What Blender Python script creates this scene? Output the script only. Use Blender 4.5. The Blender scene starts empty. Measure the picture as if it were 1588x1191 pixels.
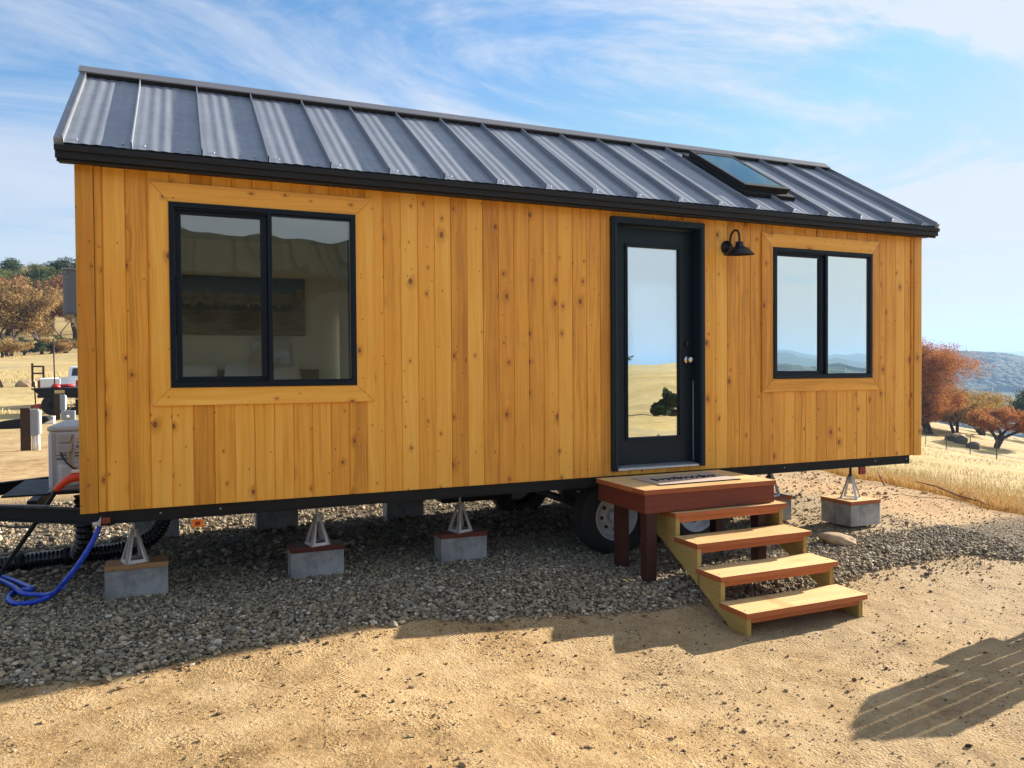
import bpy, math, random
import numpy as np
from mathutils import Vector, Matrix
rad = math.radians
random.seed(7)
rng = np.random.default_rng(11)
scene = bpy.context.scene
COL = scene.collection

# ------------------------------------------------------------------ camera
cam_d = bpy.data.cameras.new("camera")
cam = bpy.data.objects.new("camera", cam_d)
COL.objects.link(cam)
yaw, pitch, roll = rad(23.2493), rad(-1.0403), rad(-0.4035)
fw = Vector((math.sin(yaw)*math.cos(pitch), math.cos(yaw)*math.cos(pitch), math.sin(pitch)))
r_ = Vector((math.cos(yaw), -math.sin(yaw), 0)); u_ = r_.cross(fw)
r2 = math.cos(roll)*r_ + math.sin(roll)*u_
u2 = -math.sin(roll)*r_ + math.cos(roll)*u_
M = Matrix((r2, u2, -fw)).transposed().to_4x4()
M.translation = Vector((0.5955, -5.5437, 1.5551))
cam.matrix_world = M
cam_d.sensor_width = 36; cam_d.lens = 1188.8/1588*36
cam_d.clip_start = 0.05; cam_d.clip_end = 30000
scene.camera = cam

# ------------------------------------------------------------------ light
SUN = Vector((2.74, 0.415, 1.0)).normalized()
SUN_EL = math.asin(SUN.z); SUN_AZ = math.atan2(SUN.x, SUN.y)
world = bpy.data.worlds.new("World"); scene.world = world; world.use_nodes = True
nt = world.node_tree; nt.nodes.clear()
def WN(t, **k):
    n = nt.nodes.new(t)
    for a, b in k.items(): setattr(n, a, b)
    return n
def wl(a, b): nt.links.new(a, b)
sky = WN('ShaderNodeTexSky', sky_type='NISHITA', sun_disc=False, sun_elevation=SUN_EL, sun_rotation=SUN_AZ)
sky.altitude = 400; sky.air_density = 1.0; sky.dust_density = 0.6; sky.ozone_density = 1.4
bg = WN('ShaderNodeBackground'); out = WN('ShaderNodeOutputWorld')
bg.inputs['Strength'].default_value = 0.075
tc = WN('ShaderNodeTexCoord'); sep = WN('ShaderNodeSeparateXYZ'); wl(tc.outputs['Generated'], sep.inputs[0])
def wm(op, a, b=None, clamp=False):
    n = WN('ShaderNodeMath', operation=op, use_clamp=clamp)
    for i, v in enumerate((a, b)):
        if v is None: continue
        if isinstance(v, (int, float)): n.inputs[i].default_value = v
        else: wl(v, n.inputs[i])
    return n.outputs[0]
zz = wm('ADD', wm('MAXIMUM', sep.outputs[2], 0.0), 0.16)
comb = WN('ShaderNodeCombineXYZ'); wl(wm('DIVIDE', sep.outputs[0], zz), comb.inputs[0]); wl(wm('DIVIDE', sep.outputs[1], zz), comb.inputs[1])
mp = WN('ShaderNodeMapping'); mp.inputs['Rotation'].default_value = (0, 0, rad(-28)); mp.inputs['Scale'].default_value = (0.55, 1.25, 1)
mp.inputs['Location'].default_value = (3.1, 1.7, 0.4)
wl(comb.outputs[0], mp.inputs[0])
def wnoise(scale, detail, rough, dist, vec):
    n = WN('ShaderNodeTexNoise'); n.inputs['Scale'].default_value = scale; n.inputs['Detail'].default_value = detail
    n.inputs['Roughness'].default_value = rough; n.inputs['Distortion'].default_value = dist; wl(vec, n.inputs['Vector']); return n.outputs['Fac']
n1 = wnoise(1.15, 12, 0.66, 0.9, mp.outputs[0])
mp2 = WN('ShaderNodeMapping'); mp2.inputs['Scale'].default_value = (0.35, 0.35, 1); mp2.inputs['Location'].default_value = (0.3, 5.1, 0)
wl(comb.outputs[0], mp2.inputs[0])
n2 = wnoise(0.9, 4, 0.5, 0.2, mp2.outputs[0])
def wramp(v, a, b, lo, hi):
    n = WN('ShaderNodeMapRange'); n.interpolation_type = 'SMOOTHSTEP'; wl(v, n.inputs[0])
    n.inputs[1].default_value = a; n.inputs[2].default_value = b; n.inputs[3].default_value = lo; n.inputs[4].default_value = hi
    return n.outputs[0]
c1 = wramp(n1, 0.35, 0.57, 0.0, 1.0); c2 = wramp(n2, 0.28, 0.54, 0.35, 1.0)
# thin cloud is denser towards the horizon and towards the sun's side
low = wramp(sep.outputs[2], 0.0, 0.42, 1.0, 0.0)
side = wramp(sep.outputs[0], -0.1, 0.95, 0.0, 1.0)
cov = wm('ADD', wm('MULTIPLY', wm('MULTIPLY', c1, c2), wm('ADD', wm('MULTIPLY', side, 0.7), 0.80)),
         wm('ADD', wm('MULTIPLY', low, 0.62), wm('MULTIPLY', side, 0.26)), True)
cov = wm('MULTIPLY', cov, 0.9)
mix = WN('ShaderNodeMix', data_type='RGBA'); wl(cov, mix.inputs[0])
tint = WN('ShaderNodeMix', data_type='RGBA', blend_type='MULTIPLY'); tint.inputs[0].default_value = 1.0
wl(sky.outputs[0], tint.inputs[6]); tint.inputs[7].default_value = (0.34, 0.72, 0.96, 1)
dk = WN('ShaderNodeMix', data_type='RGBA', blend_type='DARKEN'); dk.inputs[0].default_value = 0.88
wl(tint.outputs[2], dk.inputs[6]); dk.inputs[7].default_value = (2.35, 3.1, 3.95, 1); wl(dk.outputs[2], mix.inputs[6])
cc = WN('ShaderNodeMix', data_type='RGBA'); wl(low, cc.inputs[0]); cc.inputs[6].default_value = (3.75, 3.9, 4.2, 1); cc.inputs[7].default_value = (3.7, 3.65, 3.75, 1)
wl(cc.outputs[2], mix.inputs[7])
wl(mix.outputs[2], bg.inputs['Color']); wl(bg.outputs[0], out.inputs[0])

sl = bpy.data.lights.new("sun", 'SUN'); sl.energy = 5.0; sl.angle = rad(0.53); sl.color = (1.0, 0.89, 0.74)
so = bpy.data.objects.new("sun", sl); COL.objects.link(so); so.rotation_euler = (-SUN).to_track_quat('-Z', 'Y').to_euler()
so.location = (30, 5, 20)
scene.view_settings.view_transform = 'Standard'; scene.view_settings.look = 'None'
scene.view_settings.exposure = 1.55; scene.view_settings.gamma = 1.0
scene.render.engine = 'CYCLES'
scene.cycles.max_bounces = 8; scene.cycles.transparent_max_bounces = 12; scene.cycles.volume_bounces = 0

# ------------------------------------------------------------------ helpers
def tag(o, label=None, cat=None, group=None, kind=None):
    if label: o['label'] = label
    if cat: o['category'] = cat
    if group: o['group'] = group
    if kind: o['kind'] = kind
    return o
def empty(name, loc=(0, 0, 0), rz=0.0, scale=1.0):
    o = bpy.data.objects.new(name, None); COL.objects.link(o); o.location = loc; o.rotation_euler = (0, 0, rz)
    o.scale = (scale,)*3; o.empty_display_size = 0.2
    return o
def copy_tree(o, parent=None):
    c = o.copy(); COL.objects.link(c); c.parent = parent
    for ch in [k for k in COL.objects if k.parent == o]: copy_tree(ch, c)
    return c
class MB:
    def __init__(s): s.v = []; s.f = []; s.mi = []; s.sm = []
    def add(s, vs, fs, smooth=False, m=0):
        b = len(s.v); s.v += [tuple(v) for v in vs]
        for f in fs: s.f.append(tuple(b+i for i in f)); s.mi.append(m); s.sm.append(smooth)
        return s
    def box(s, x0, x1, y0, y1, z0, z1, m=0, rot=None, piv=None):
        vs = [Vector((x, y, z)) for z in (z0, z1) for y in (y0, y1) for x in (x0, x1)]
        if rot is not None:
            pv = Vector(piv) if piv else Vector(((x0+x1)/2, (y0+y1)/2, (z0+z1)/2))
            vs = [rot @ (v-pv)+pv for v in vs]
        return s.add(vs, [(0, 2, 3, 1), (4, 5, 7, 6), (0, 1, 5, 4), (2, 6, 7, 3), (0, 4, 6, 2), (1, 3, 7, 5)], m=m)
    def bar(s, a, b, w, t, m=0, up=(0, 0, 1)):      # rectangular bar from a to b
        a, b = Vector(a), Vector(b); d = (b-a).normalized(); sd = d.cross(Vector(up))
        if sd.length < 1e-4: sd = d.cross(Vector((0, 1, 0)))
        sd.normalize(); n = sd.cross(d)
        vs = [p+sd*sx*w/2+n*sy*t/2 for p in (a, b) for sx, sy in ((-1, -1), (1, -1), (1, 1), (-1, 1))]
        return s.add(vs, [(3, 2, 1, 0), (4, 5, 6, 7), (0, 1, 5, 4), (1, 2, 6, 5), (2, 3, 7, 6), (3, 0, 4, 7)], m=m)
    def prism(s, poly, axis, a, b, m=0):            # poly in the other two axes (in order), extruded along axis a..b
        n = len(poly)
        def P(p, t):
            if axis == 0: return (t, p[0], p[1])
            if axis == 1: return (p[0], t, p[1])
            return (p[0], p[1], t)
        vs = [P(p, a) for p in poly]+[P(p, b) for p in poly]
        fs = [tuple(range(n)), tuple(range(2*n-1, n-1, -1))]+[(i, n+i, n+(i+1) % n, (i+1) % n) for i in range(n)]
        return s.add(vs, fs, m=m)
    def tube(s, pts, rr, n=8, m=0, cap=True, smooth=True):
        pts = [Vector(p) for p in pts]
        if isinstance(rr, (int, float)): rr = [rr]*len(pts)
        b = len(s.v); prev = None; vs = []
        for i, p in enumerate(pts):
            d = (pts[min(i+1, len(pts)-1)]-pts[max(i-1, 0)])
            d = d.normalized() if d.length > 1e-9 else Vector((0, 0, 1))
            if prev is None:
                a = d.cross(Vector((0, 0, 1)))
                if a.length < 0.05: a = d.cross(Vector((1, 0, 0)))
            else: a = prev-d*prev.dot(d)
            a.normalize(); prev = a; c = d.cross(a)
            for k in range(n):
                t = 2*math.pi*k/n; vs.append(p+(a*math.cos(t)+c*math.sin(t))*rr[i])
        fs = [(i*n+k, i*n+(k+1) % n, (i+1)*n+(k+1) % n, (i+1)*n+k) for i in range(len(pts)-1) for k in range(n)]
        s.add(vs, fs, smooth, m)
        if cap:
            s.f += [tuple(b+k for k in range(n-1, -1, -1)), tuple(b+(len(pts)-1)*n+k for k in range(n))]; s.mi += [m, m]; s.sm += [False, False]
        return s
    def lathe(s, prof, c=(0, 0, 0), axis=(0, 0, 1), n=24, m=0, smooth=True):   # prof: (radius, height along axis)
        ax = Vector(axis).normalized(); a = ax.cross(Vector((0, 0, 1)))
        if a.length < 0.05: a = Vector((1, 0, 0))
        a.normalize(); b2 = ax.cross(a); c = Vector(c)
        vs = [c+ax*h+(a*math.cos(2*math.pi*k/n)+b2*math.sin(2*math.pi*k/n))*max(r, 1e-4) for r, h in prof for k in range(n)]
        fs = [(i*n+k, i*n+(k+1) % n, (i+1)*n+(k+1) % n, (i+1)*n+k) for i in range(len(prof)-1) for k in range(n)]
        return s.add(vs, fs, smooth, m)
    def build(s, name, mats, parent=None, bevel=0.0, label=None, loc=None, rot=None):
        me = bpy.data.meshes.new(name); me.from_pydata(s.v, [], s.f)
        for mm in (mats if isinstance(mats, (list, tuple)) else [mats]): me.materials.append(mm)
        me.polygons.foreach_set('material_index', s.mi); me.polygons.foreach_set('use_smooth', s.sm); me.update()
        o = bpy.data.objects.new(name, me); COL.objects.link(o)
        if parent: o.parent = parent
        if loc: o.location = loc
        if rot: o.rotation_euler = rot
        if bevel:
            b = o.modifiers.new('bevel', 'BEVEL'); b.width = bevel; b.segments = 2; b.limit_method = 'ANGLE'; b.angle_limit = rad(40)
            b.harden_normals = False
        if label: o['label'] = label
        return o
def _split(self, name, mats, parent=None, **kw):
    par = list(range(len(self.v)))
    def find(a):
        while par[a] != a: par[a] = par[par[a]]; a = par[a]
        return a
    for f in self.f:
        for q in f[1:]: par[find(q)] = find(f[0])
    groups = {}
    for i, f in enumerate(self.f): groups.setdefault(find(f[0]), []).append(i)
    res = []
    for ids in groups.values():
        vs = sorted({q for i in ids for q in self.f[i]}); mp_ = {q: k for k, q in enumerate(vs)}
        m = MB(); m.v = [self.v[q] for q in vs]; m.f = [tuple(mp_[q] for q in self.f[i]) for i in ids]; m.mi = [self.mi[i] for i in ids]; m.sm = [self.sm[i] for i in ids]
        res.append(m.build(name, mats, parent, **kw))
    return res
MB.split = _split
def npmesh(name, V, F, mat, parent=None, smooth=False, attrs=None):
    me = bpy.data.meshes.new(name); V = np.asarray(V, np.float32); F = np.asarray(F, np.int32)
    k = F.shape[1]
    me.vertices.add(len(V)); me.vertices.foreach_set('co', V.ravel())
    me.loops.add(F.size); me.loops.foreach_set('vertex_index', F.ravel())
    me.polygons.add(len(F)); me.polygons.foreach_set('loop_start', np.arange(0, F.size, k, dtype=np.int32))
    me.polygons.foreach_set('loop_total', np.full(len(F), k, np.int32))
    me.polygons.foreach_set('use_smooth', np.full(len(F), smooth))
    me.materials.append(mat)
    if attrs:
        for an, av in attrs.items():
            at = me.attributes.new(an, 'FLOAT', 'POINT'); at.data.foreach_set('value', np.asarray(av, np.float32))
    me.update(calc_edges=True); me.validate()
    o = bpy.data.objects.new(name, me); COL.objects.link(o)
    if parent: o.parent = parent
    return o

# ------------------------------------------------------------------ material toolkit
class MT:
    def __init__(s, name, rough=0.6, metal=0.0, spec=0.5, color=(.5, .5, .5)):
        s.m = bpy.data.materials.new(name); s.m.use_nodes = True; s.t = s.m.node_tree; s.t.nodes.clear()
        s.out = s.n('ShaderNodeOutputMaterial'); s.b = s.n('ShaderNodeBsdfPrincipled'); s.t.links.new(s.b.outputs[0], s.out.inputs[0])
        s.b.inputs['Roughness'].default_value = rough; s.b.inputs['Metallic'].default_value = metal
        s.b.inputs['Specular IOR Level'].default_value = spec; s.b.inputs['Base Color'].default_value = (*color, 1)
        s._tc = None
    def n(s, t, **k):
        n = s.t.nodes.new(t)
        for a, b in k.items(): setattr(n, a, b)
        return n
    def set(s, n, i, v):
        if v is None: return
        if isinstance(v, bpy.types.NodeSocket): s.t.links.new(v, n.inputs[i])
        else:
            if isinstance(v, tuple) and len(v) == 3 and n.inputs[i].type == 'RGBA': v = (*v, 1)
            n.inputs[i].default_value = v
    def tc(s, w='Object'):
        if s._tc is None: s._tc = s.n('ShaderNodeTexCoord')
        return s._tc.outputs[w]
    def map(s, v, scale=(1, 1, 1), loc=(0, 0, 0), rot=(0, 0, 0)):
        n = s.n('ShaderNodeMapping'); s.set(n, 0, v); s.set(n, 1, loc); s.set(n, 2, rot); s.set(n, 3, scale); return n.outputs[0]
    def noise(s, v, scale=5, detail=4, rough=.5, dist=0.0, out='Fac'):
        n = s.n('ShaderNodeTexNoise'); s.set(n, 'Vector', v); s.set(n, 'Scale', scale); s.set(n, 'Detail', detail); s.set(n, 'Roughness', rough); s.set(n, 'Distortion', dist)
        return n.outputs[out]
    def voro(s, v, scale=5, feature='F1', out='Distance', rnd=1.0):
        n = s.n('ShaderNodeTexVoronoi', feature=feature, voronoi_dimensions='2D'); s.set(n, 'Vector', v); s.set(n, 'Scale', scale); s.set(n, 'Randomness', rnd); return n.outputs[out]
    def math(s, op, a, b=None, c=None, clamp=False):
        n = s.n('ShaderNodeMath', operation=op, use_clamp=clamp); s.set(n, 0, a); s.set(n, 1, b); s.set(n, 2, c); return n.outputs[0]
    def rng(s, v, a, b, lo=0.0, hi=1.0, smooth=True):
        n = s.n('ShaderNodeMapRange')
        if smooth: n.interpolation_type = 'SMOOTHSTEP'
        for i, x in enumerate((v, a, b, lo, hi)): s.set(n, i, x)
        return n.outputs[0]
    def mix(s, f, a, b, mode='MIX'):
        n = s.n('ShaderNodeMix', data_type='RGBA', blend_type=mode); s.set(n, 0, f); s.set(n, 6, a); s.set(n, 7, b); return n.outputs[2]
    def ramp(s, f, stops):
        n = s.n('ShaderNodeValToRGB'); s.set(n, 0, f); e = n.color_ramp.elements
        e[0].position, e[0].color = stops[0][0], (*stops[0][1], 1); e[1].position, e[1].color = stops[-1][0], (*stops[-1][1], 1)
        for p, c in stops[1:-1]: q = e.new(p); q.color = (*c, 1)
        return n.outputs[0]
    def attr(s, name):
        n = s.n('ShaderNodeAttribute', attribute_name=name); return n.outputs['Fac']
    def xyz(s, v):
        n = s.n('ShaderNodeSeparateXYZ'); s.set(n, 0, v); return n.outputs
    def comb(s, x, y, z):
        n = s.n('ShaderNodeCombineXYZ'); s.set(n, 0, x); s.set(n, 1, y); s.set(n, 2, z); return n.outputs[0]
    def white(s, v, w=None, dim='3D'):
        n = s.n('ShaderNodeTexWhiteNoise', noise_dimensions=dim)
        if v is not None: s.set(n, 'Vector', v)
        if w is not None: s.set(n, 'W', w)
        return n.outputs['Value']
    def island(s): return s.n('ShaderNodeNewGeometry').outputs['Random Per Island']
    def objrand(s): return s.n('ShaderNodeObjectInfo').outputs['Random']
    def bump(s, h, dist=0.01, strength=1.0, prev=None):
        n = s.n('ShaderNodeBump'); s.set(n, 'Height', h); s.set(n, 'Distance', dist); s.set(n, 'Strength', strength)
        if prev is not None: s.set(n, 'Normal', prev)
        s.set(s.b, 'Normal', n.outputs[0]); return n.outputs[0]
    def color(s, v): s.set(s.b, 'Base Color', v); return s
    def rough(s, v): s.set(s.b, 'Roughness', v); return s

def plain(name, col, rough=.5, metal=0.0, var=.12, scale=30, bump=0.0, spec=.5, rv=1.0):
    k = MT(name, rough, metal, spec); o = k.tc()
    n = k.noise(o, scale, 5, .6); n2 = k.noise(o, scale*.12, 3, .5)
    f = k.math('ADD', k.math('MULTIPLY', n, .5), k.math('MULTIPLY', n2, .5))
    lo = tuple(c*(1-var) for c in col); hi = tuple(min(1, c*(1+var)) for c in col)
    k.color(k.mix(k.rng(f, .3, .7), lo, hi)); k.rough(k.rng(n, .3, .7, max(.02, rough-.06*rv), min(1, rough+.08*rv)))
    if bump: k.bump(n, bump, .6)
    return k.m

def wood(name, lo, mid, hi, axis=2, board=None, off=0.0, knots=True, heart=.55, rough=.42, bright=1.0, sat_knot=(.13, .045, .012), grain=1.0, spec=.4):
    """wood with the grain along an axis; board = board width across X for per-board tone"""
    k = MT(name, rough, 0, spec); o = k.tc(); x, y, z = k.xyz(o)
    along, across = {2: (z, x), 0: (x, z), 1: (y, x)}[axis]
    third = {2: y, 0: y, 1: z}[axis]
    if board:
        bid = k.math('FLOOR', k.math('DIVIDE', k.math('SUBTRACT', across, off), board)); r = k.white(None, bid, '1D'); rb = k.white(None, k.math('ADD', bid, 37.3), '1D')
    else:
        r = k.objrand(); rb = k.white(None, k.math('MULTIPLY', r, 91.7), '1D')
    sh = k.math('MULTIPLY', r, 23.0)
    al = k.math('ADD', along, sh); ac = k.math('ADD', across, k.math('MULTIPLY', rb, 7.0)) if not board else across
    # knots: sparse cells stretched a little along the grain
    kv = k.comb(k.math('ADD', ac, k.math('MULTIPLY', r, 3.1)), k.math('MULTIPLY', al, .66), k.math('MULTIPLY', third, .3))
    vn = k.n('ShaderNodeTexVoronoi', feature='F1', voronoi_dimensions='2D'); k.set(vn, 'Vector', kv); k.set(vn, 'Scale', 6.6)
    kd = vn.outputs['Distance']; kc = k.xyz(vn.outputs['Color'])
    has = k.math('GREATER_THAN', kc[0], .56); rs = k.math('ADD', .022, k.math('MULTIPLY', k.math('POWER', kc[1], 1.5), .115))
    kmask = k.math('MULTIPLY', k.rng(kd, rs, k.math('MULTIPLY', rs, .55), 0, 1), has)
    halo = k.math('MULTIPLY', k.rng(kd, k.math('MULTIPLY', rs, 3.2), rs, 0, 1), has)
    # grain
    wob = k.math('MULTIPLY', k.math('SUBTRACT', k.noise(k.comb(k.math('MULTIPLY', ac, 4), k.math('MULTIPLY', al, 1.1), sh), 1.0, 3, .5), .5), .10)
    acw = k.math('ADD', ac, k.math('ADD', wob, k.math('MULTIPLY', halo, .02)))
    g1 = k.noise(k.comb(k.math('MULTIPLY', acw, 90), k.math('MULTIPLY', al, 1.6), k.math('MULTIPLY', third, 60)), 1.0, 4, .6)
    g2 = k.noise(k.comb(k.math('MULTIPLY', acw, 22), k.math('MULTIPLY', al, .55), sh), 1.0, 3, .55)
    g3 = k.noise(k.comb(k.math('MULTIPLY', ac, 3), k.math('MULTIPLY', al, 1.4), 4.0), 1.0, 3, .6)
    f = k.math('ADD', k.math('MULTIPLY', g1, .52*grain), k.math('MULTIPLY', g2, .46*grain))
    f = k.math('ADD', f, k.math('MULTIPLY', g3, .26)); f = k.math('ADD', f, k.math('MULTIPLY', r, .30))
    f = k.math('SUBTRACT', f, .26)
    c = k.ramp(f, [(.25, lo), (.5, mid), (.78, hi)])
    # redder heartwood streaks on some boards
    hw = k.math('MULTIPLY', k.rng(g2, .50, .62), k.rng(rb, .70, .82)); c = k.mix(k.math('MULTIPLY', hw, heart), c, tuple(v*w for v, w in zip(mid, (.80, .62, .62))))
    if knots:
        pv_ = k.n('ShaderNodeTexVoronoi', feature='F1', voronoi_dimensions='2D'); k.set(pv_, 'Vector', k.comb(k.math('ADD', ac, 5.3), k.math('MULTIPLY', al, .8), 0.0)); k.set(pv_, 'Scale', 5.2)
        pin = k.math('MULTIPLY', k.rng(pv_.outputs['Distance'], .032, .012), k.math('GREATER_THAN', k.xyz(pv_.outputs['Color'])[0], .45))
        c = k.mix(k.math('MULTIPLY', pin, .85), c, (.06, .022, .008))
        c = k.mix(k.math('MULTIPLY', halo, .38), c, tuple(v*w for v, w in zip(lo, (.85, .6, .4))))
        ring = k.math('SINE', k.math('MULTIPLY', kd, 260.0))
        kcol = k.mix(k.rng(ring, -1, 1), sat_knot, tuple(v*2.3 for v in sat_knot))
        c = k.mix(k.math('MULTIPLY', kmask, .92), c, kcol)
    k.color(c); k.rough(k.rng(g1, .3, .7, rough-.07, rough+.12))
    k.bump(g1, .0012, .5)
    return k.m

W = {}
W['siding'] = wood('stained_pine_boards', (.50, .195, .020), (.84, .385, .045), (.96, .54, .10), 2, .130, .138)
W['trim_v'] = wood('stained_pine_upright', (.50, .195, .020), (.84, .385, .045), (.96, .54, .10), 2)
W['trim_h'] = wood('stained_pine_level', (.52, .205, .021), (.85, .395, .046), (.96, .545, .102), 0)
W['corner'] = wood('stained_pine_corner', (.42, .17, .016), (.70, .32, .034), (.85, .45, .068), 2)
W['tread'] = wood('redwood_tread', (.52, .29, .10), (.72, .47, .20), (.86, .62, .30), 0, knots=True, heart=.12, rough=.6, sat_knot=(.25, .09, .03))
W['tread_edge'] = wood('redwood_edge', (.25, .065, .020), (.42, .125, .038), (.54, .20, .070), 0, knots=False, rough=.55)
W['rim'] = wood('dark_red_stained_board', (.085, .015, .007), (.15, .028, .012), (.23, .050, .020), 0, knots=True, rough=.5, sat_knot=(.03, .008, .004))
W['post'] = wood('dark_stained_post', (.022, .007, .005), (.045, .012, .008), (.08, .022, .014), 2, knots=False, rough=.55)
W['treated'] = wood('treated_green_lumber', (.24, .17, .045), (.40, .29, .085), (.52, .40, .15), 1, knots=True, rough=.6, sat_knot=(.12, .07, .02))
W['dark_wood'] = plain('weathered_dark_timber', (.045, .022, .014), .8, bump=.004)
W['bed_wood'] = wood('bed_headboard_wood', (.05, .02, .01), (.10, .045, .02), (.16, .07, .03), 0, knots=False)
W['adirondack'] = wood('weathered_chair_wood', (.20, .11, .06), (.34, .20, .11), (.45, .28, .17), 2, knots=False, rough=.7)

def roofmetal():
    k = MT('charcoal_roof_metal', .42, .1, .35); o = k.tc()
    n = k.noise(k.map(o, (40, 3, 3)), 1, 4, .6); n2 = k.noise(o, 1.3, 4, .6)
    f = k.math('ADD', k.math('MULTIPLY', n, .5), k.math('MULTIPLY', n2, .5))
    k.color(k.mix(k.rng(f, .3, .7), (.180, .205, .250), (.240, .268, .318)))
    k.rough(k.rng(k.noise(o, 9, 5, .6), .3, .7, .34, .5)); k.bump(k.noise(o, 260, 2, .5), .0006, .4); return k.m
W['roof'] = roofmetal()
W['darkroof'] = plain('dark_green_gray_roof', (.018, .028, .026), .6, .0, .15, 6, spec=.2)
W['flash'] = plain('dark_metal_flashing', (.13, .13, .145), .42, .5, .1, 12)
W['fascia'] = plain('black_brown_fascia_paint', (.018, .018, .020), .5, .0, .1, 8, rv=.4, spec=.22)
W['gray_flash'] = plain('light_gray_ridge_metal', (.19, .19, .205), .4, .5, .08, 10)
W['black'] = plain('satin_black_steel', (.007, .008, .009), .6, .0, .2, 14, spec=.3)
W['frame'] = plain('blue_black_window_frame', (.004, .010, .019), .42, .0, .06, 4, rv=.2, spec=.22)
W['door'] = plain('slate_door_paint', (.007, .016, .024), .40, .0, .05, 3, rv=.15, spec=.22)
W['doortrim'] = plain('slate_trim_paint', (.009, .020, .031), .40, .0, .05, 3, rv=.15, spec=.22)
W['lampblack'] = plain('matte_black_lamp', (.010, .011, .013), .4, .3, .2, 20)
W['alu'] = plain('aluminium', (.62, .63, .65), .35, .7, .08, 40)
W['cast'] = plain('cast_aluminium_stand', (.56, .54, .54), .5, .35, .08, 60)
W['zinc'] = plain('zinc_steel', (.48, .50, .53), .38, .8, .15, 60)
W['nickel'] = plain('satin_nickel', (.70, .66, .60), .25, 1.0, .05, 40)
W['tire'] = plain('tyre_rubber', (.012, .012, .014), .75, 0, .2, 60, .001)
W['rimw'] = plain('white_wheel_paint', (.48, .50, .54), .35, 0, .08, 20)
W['white'] = plain('white_paint', (.78, .78, .76), .6, 0, .04, 8)
W['cream'] = plain('cream_interior_panel', (.76, .72, .60), .6, 0, .04, 5)
W['acw'] = plain('ivory_plastic_cabinet', (.56, .56, .56), .45, 0, .05, 12)
W['acg'] = plain('gray_plastic_cover', (.43, .43, .43), .5, 0, .06, 12)
W['gbox'] = plain('gray_enamel_box', (.22, .26, .31), .5, .0, .05, 10)
W['lgbox'] = plain('light_gray_enamel_box', (.40, .44, .47), .45, .1, .07, 10)
W['white_pvc'] = plain('white_pvc', (.78, .76, .74), .4, 0, .05, 10)
W['blue'] = plain('blue_vinyl_hose', (.012, .060, .52), .32, 0, .2, 16, .002)
W['orange'] = plain('orange_red_plastic', (.74, .065, .014), .4, 0, .08, 16)
W['cable'] = plain('black_cable_rubber', (.013, .013, .015), .5, 0, .2, 20)
W['tan_cable'] = plain('tan_cable_jacket', (.46, .36, .18), .5, 0, .1, 20)
W['sewer'] = plain('black_sewer_hose', (.012, .012, .014), .25, 0, .3, 30)
W['amber'] = plain('amber_lens', (.90, .19, .02), .3, 0, .05, 30)
W['redlens'] = plain('red_lens', (.25, .010, .012), .3, 0, .1, 30)
W['red'] = plain('red_plastic', (.42, .02, .02), .4, 0, .1, 20)
W['linen'] = plain('white_linen', (.72, .70, .68), .9, 0, .05, 20, .003)
W['mat'] = plain('coir_doormat', (.50, .38, .30), .95, 0, .15, 300, .004)
W['ink'] = plain('black_print', (.015, .015, .018), .9, 0, .1, 80)
W['paper'] = plain('pale_label_paper', (.66, .64, .66), .6, 0, .05, 30)
W['blueprint'] = plain('blue_label_print', (.25, .33, .66), .6, 0, .08, 30)
W['steelpost'] = plain('dark_steel_post', (.05, .035, .03), .7, .3, .2, 20)
W['fur'] = plain('olive_gable_paint', (.055, .055, .035), .6, 0, .1, 4)

def concrete():
    k = MT('concrete_block', .92, 0, .2); o = k.tc(); n = k.noise(o, 160, 3, .7); n2 = k.noise(o, 7, 4, .6); v = k.voro(o, 210)
    f = k.math('ADD', k.math('MULTIPLY', n, .45), k.math('MULTIPLY', n2, .55))
    k.color(k.mix(k.rng(f, .34, .62), (.21, .21, .205), (.45, .45, .44))); k.bump(k.math('ADD', n, k.math('MULTIPLY', v, .8)), .0035, .7); return k.m
W['concrete'] = concrete()

def glass(name, refl, tint=(.86, .93, .92), trans=(.80, .86, .82), wave=.0):
    k = MT(name); t = k.t; t.nodes.remove(k.b)
    g = k.n('ShaderNodeBsdfGlossy'); g.inputs['Roughness'].default_value = 0.0; g.inputs['Color'].default_value = (*tint, 1)
    tr = k.n('ShaderNodeBsdfTransparent'); tr.inputs['Color'].default_value = (*trans, 1)
    fr = k.n('ShaderNodeFresnel'); fr.inputs['IOR'].default_value = 1.55
    m = k.n('ShaderNodeMixShader'); k.set(m, 0, k.math('ADD', k.math('MULTIPLY', fr.outputs[0], 1.6), refl, clamp=True))
    t.links.new(tr.outputs[0], m.inputs[1]); t.links.new(g.outputs[0], m.inputs[2]); t.links.new(m.outputs[0], k.out.inputs[0])
    if wave:
        b = k.n('ShaderNodeBump'); k.set(b, 'Height', k.noise(k.map(k.tc(), (1, 1, .8)), 2.1, 1, .3)); k.set(b, 'Distance', wave); t.links.new(b.outputs[0], g.inputs['Normal'])
    return k.m
W['glass_dark'] = glass('bedroom_window_glass', .05, (.92, .97, .96), (.90, .95, .92), wave=.012)
W['glass_coat'] = glass('coated_reflective_glass', .72, (.97, 1.0, .88), wave=.003)
W['glass_door'] = glass('door_mirror_glass', .62, (.90, .95, .92), wave=.006)
W['glass_sky'] = glass('skylight_glass', .12, (.46, .60, .58), (.25, .36, .38))
W['carglass'] = plain('dark_car_glass', (.01, .015, .03), .08, 0, .1, 5)

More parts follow.
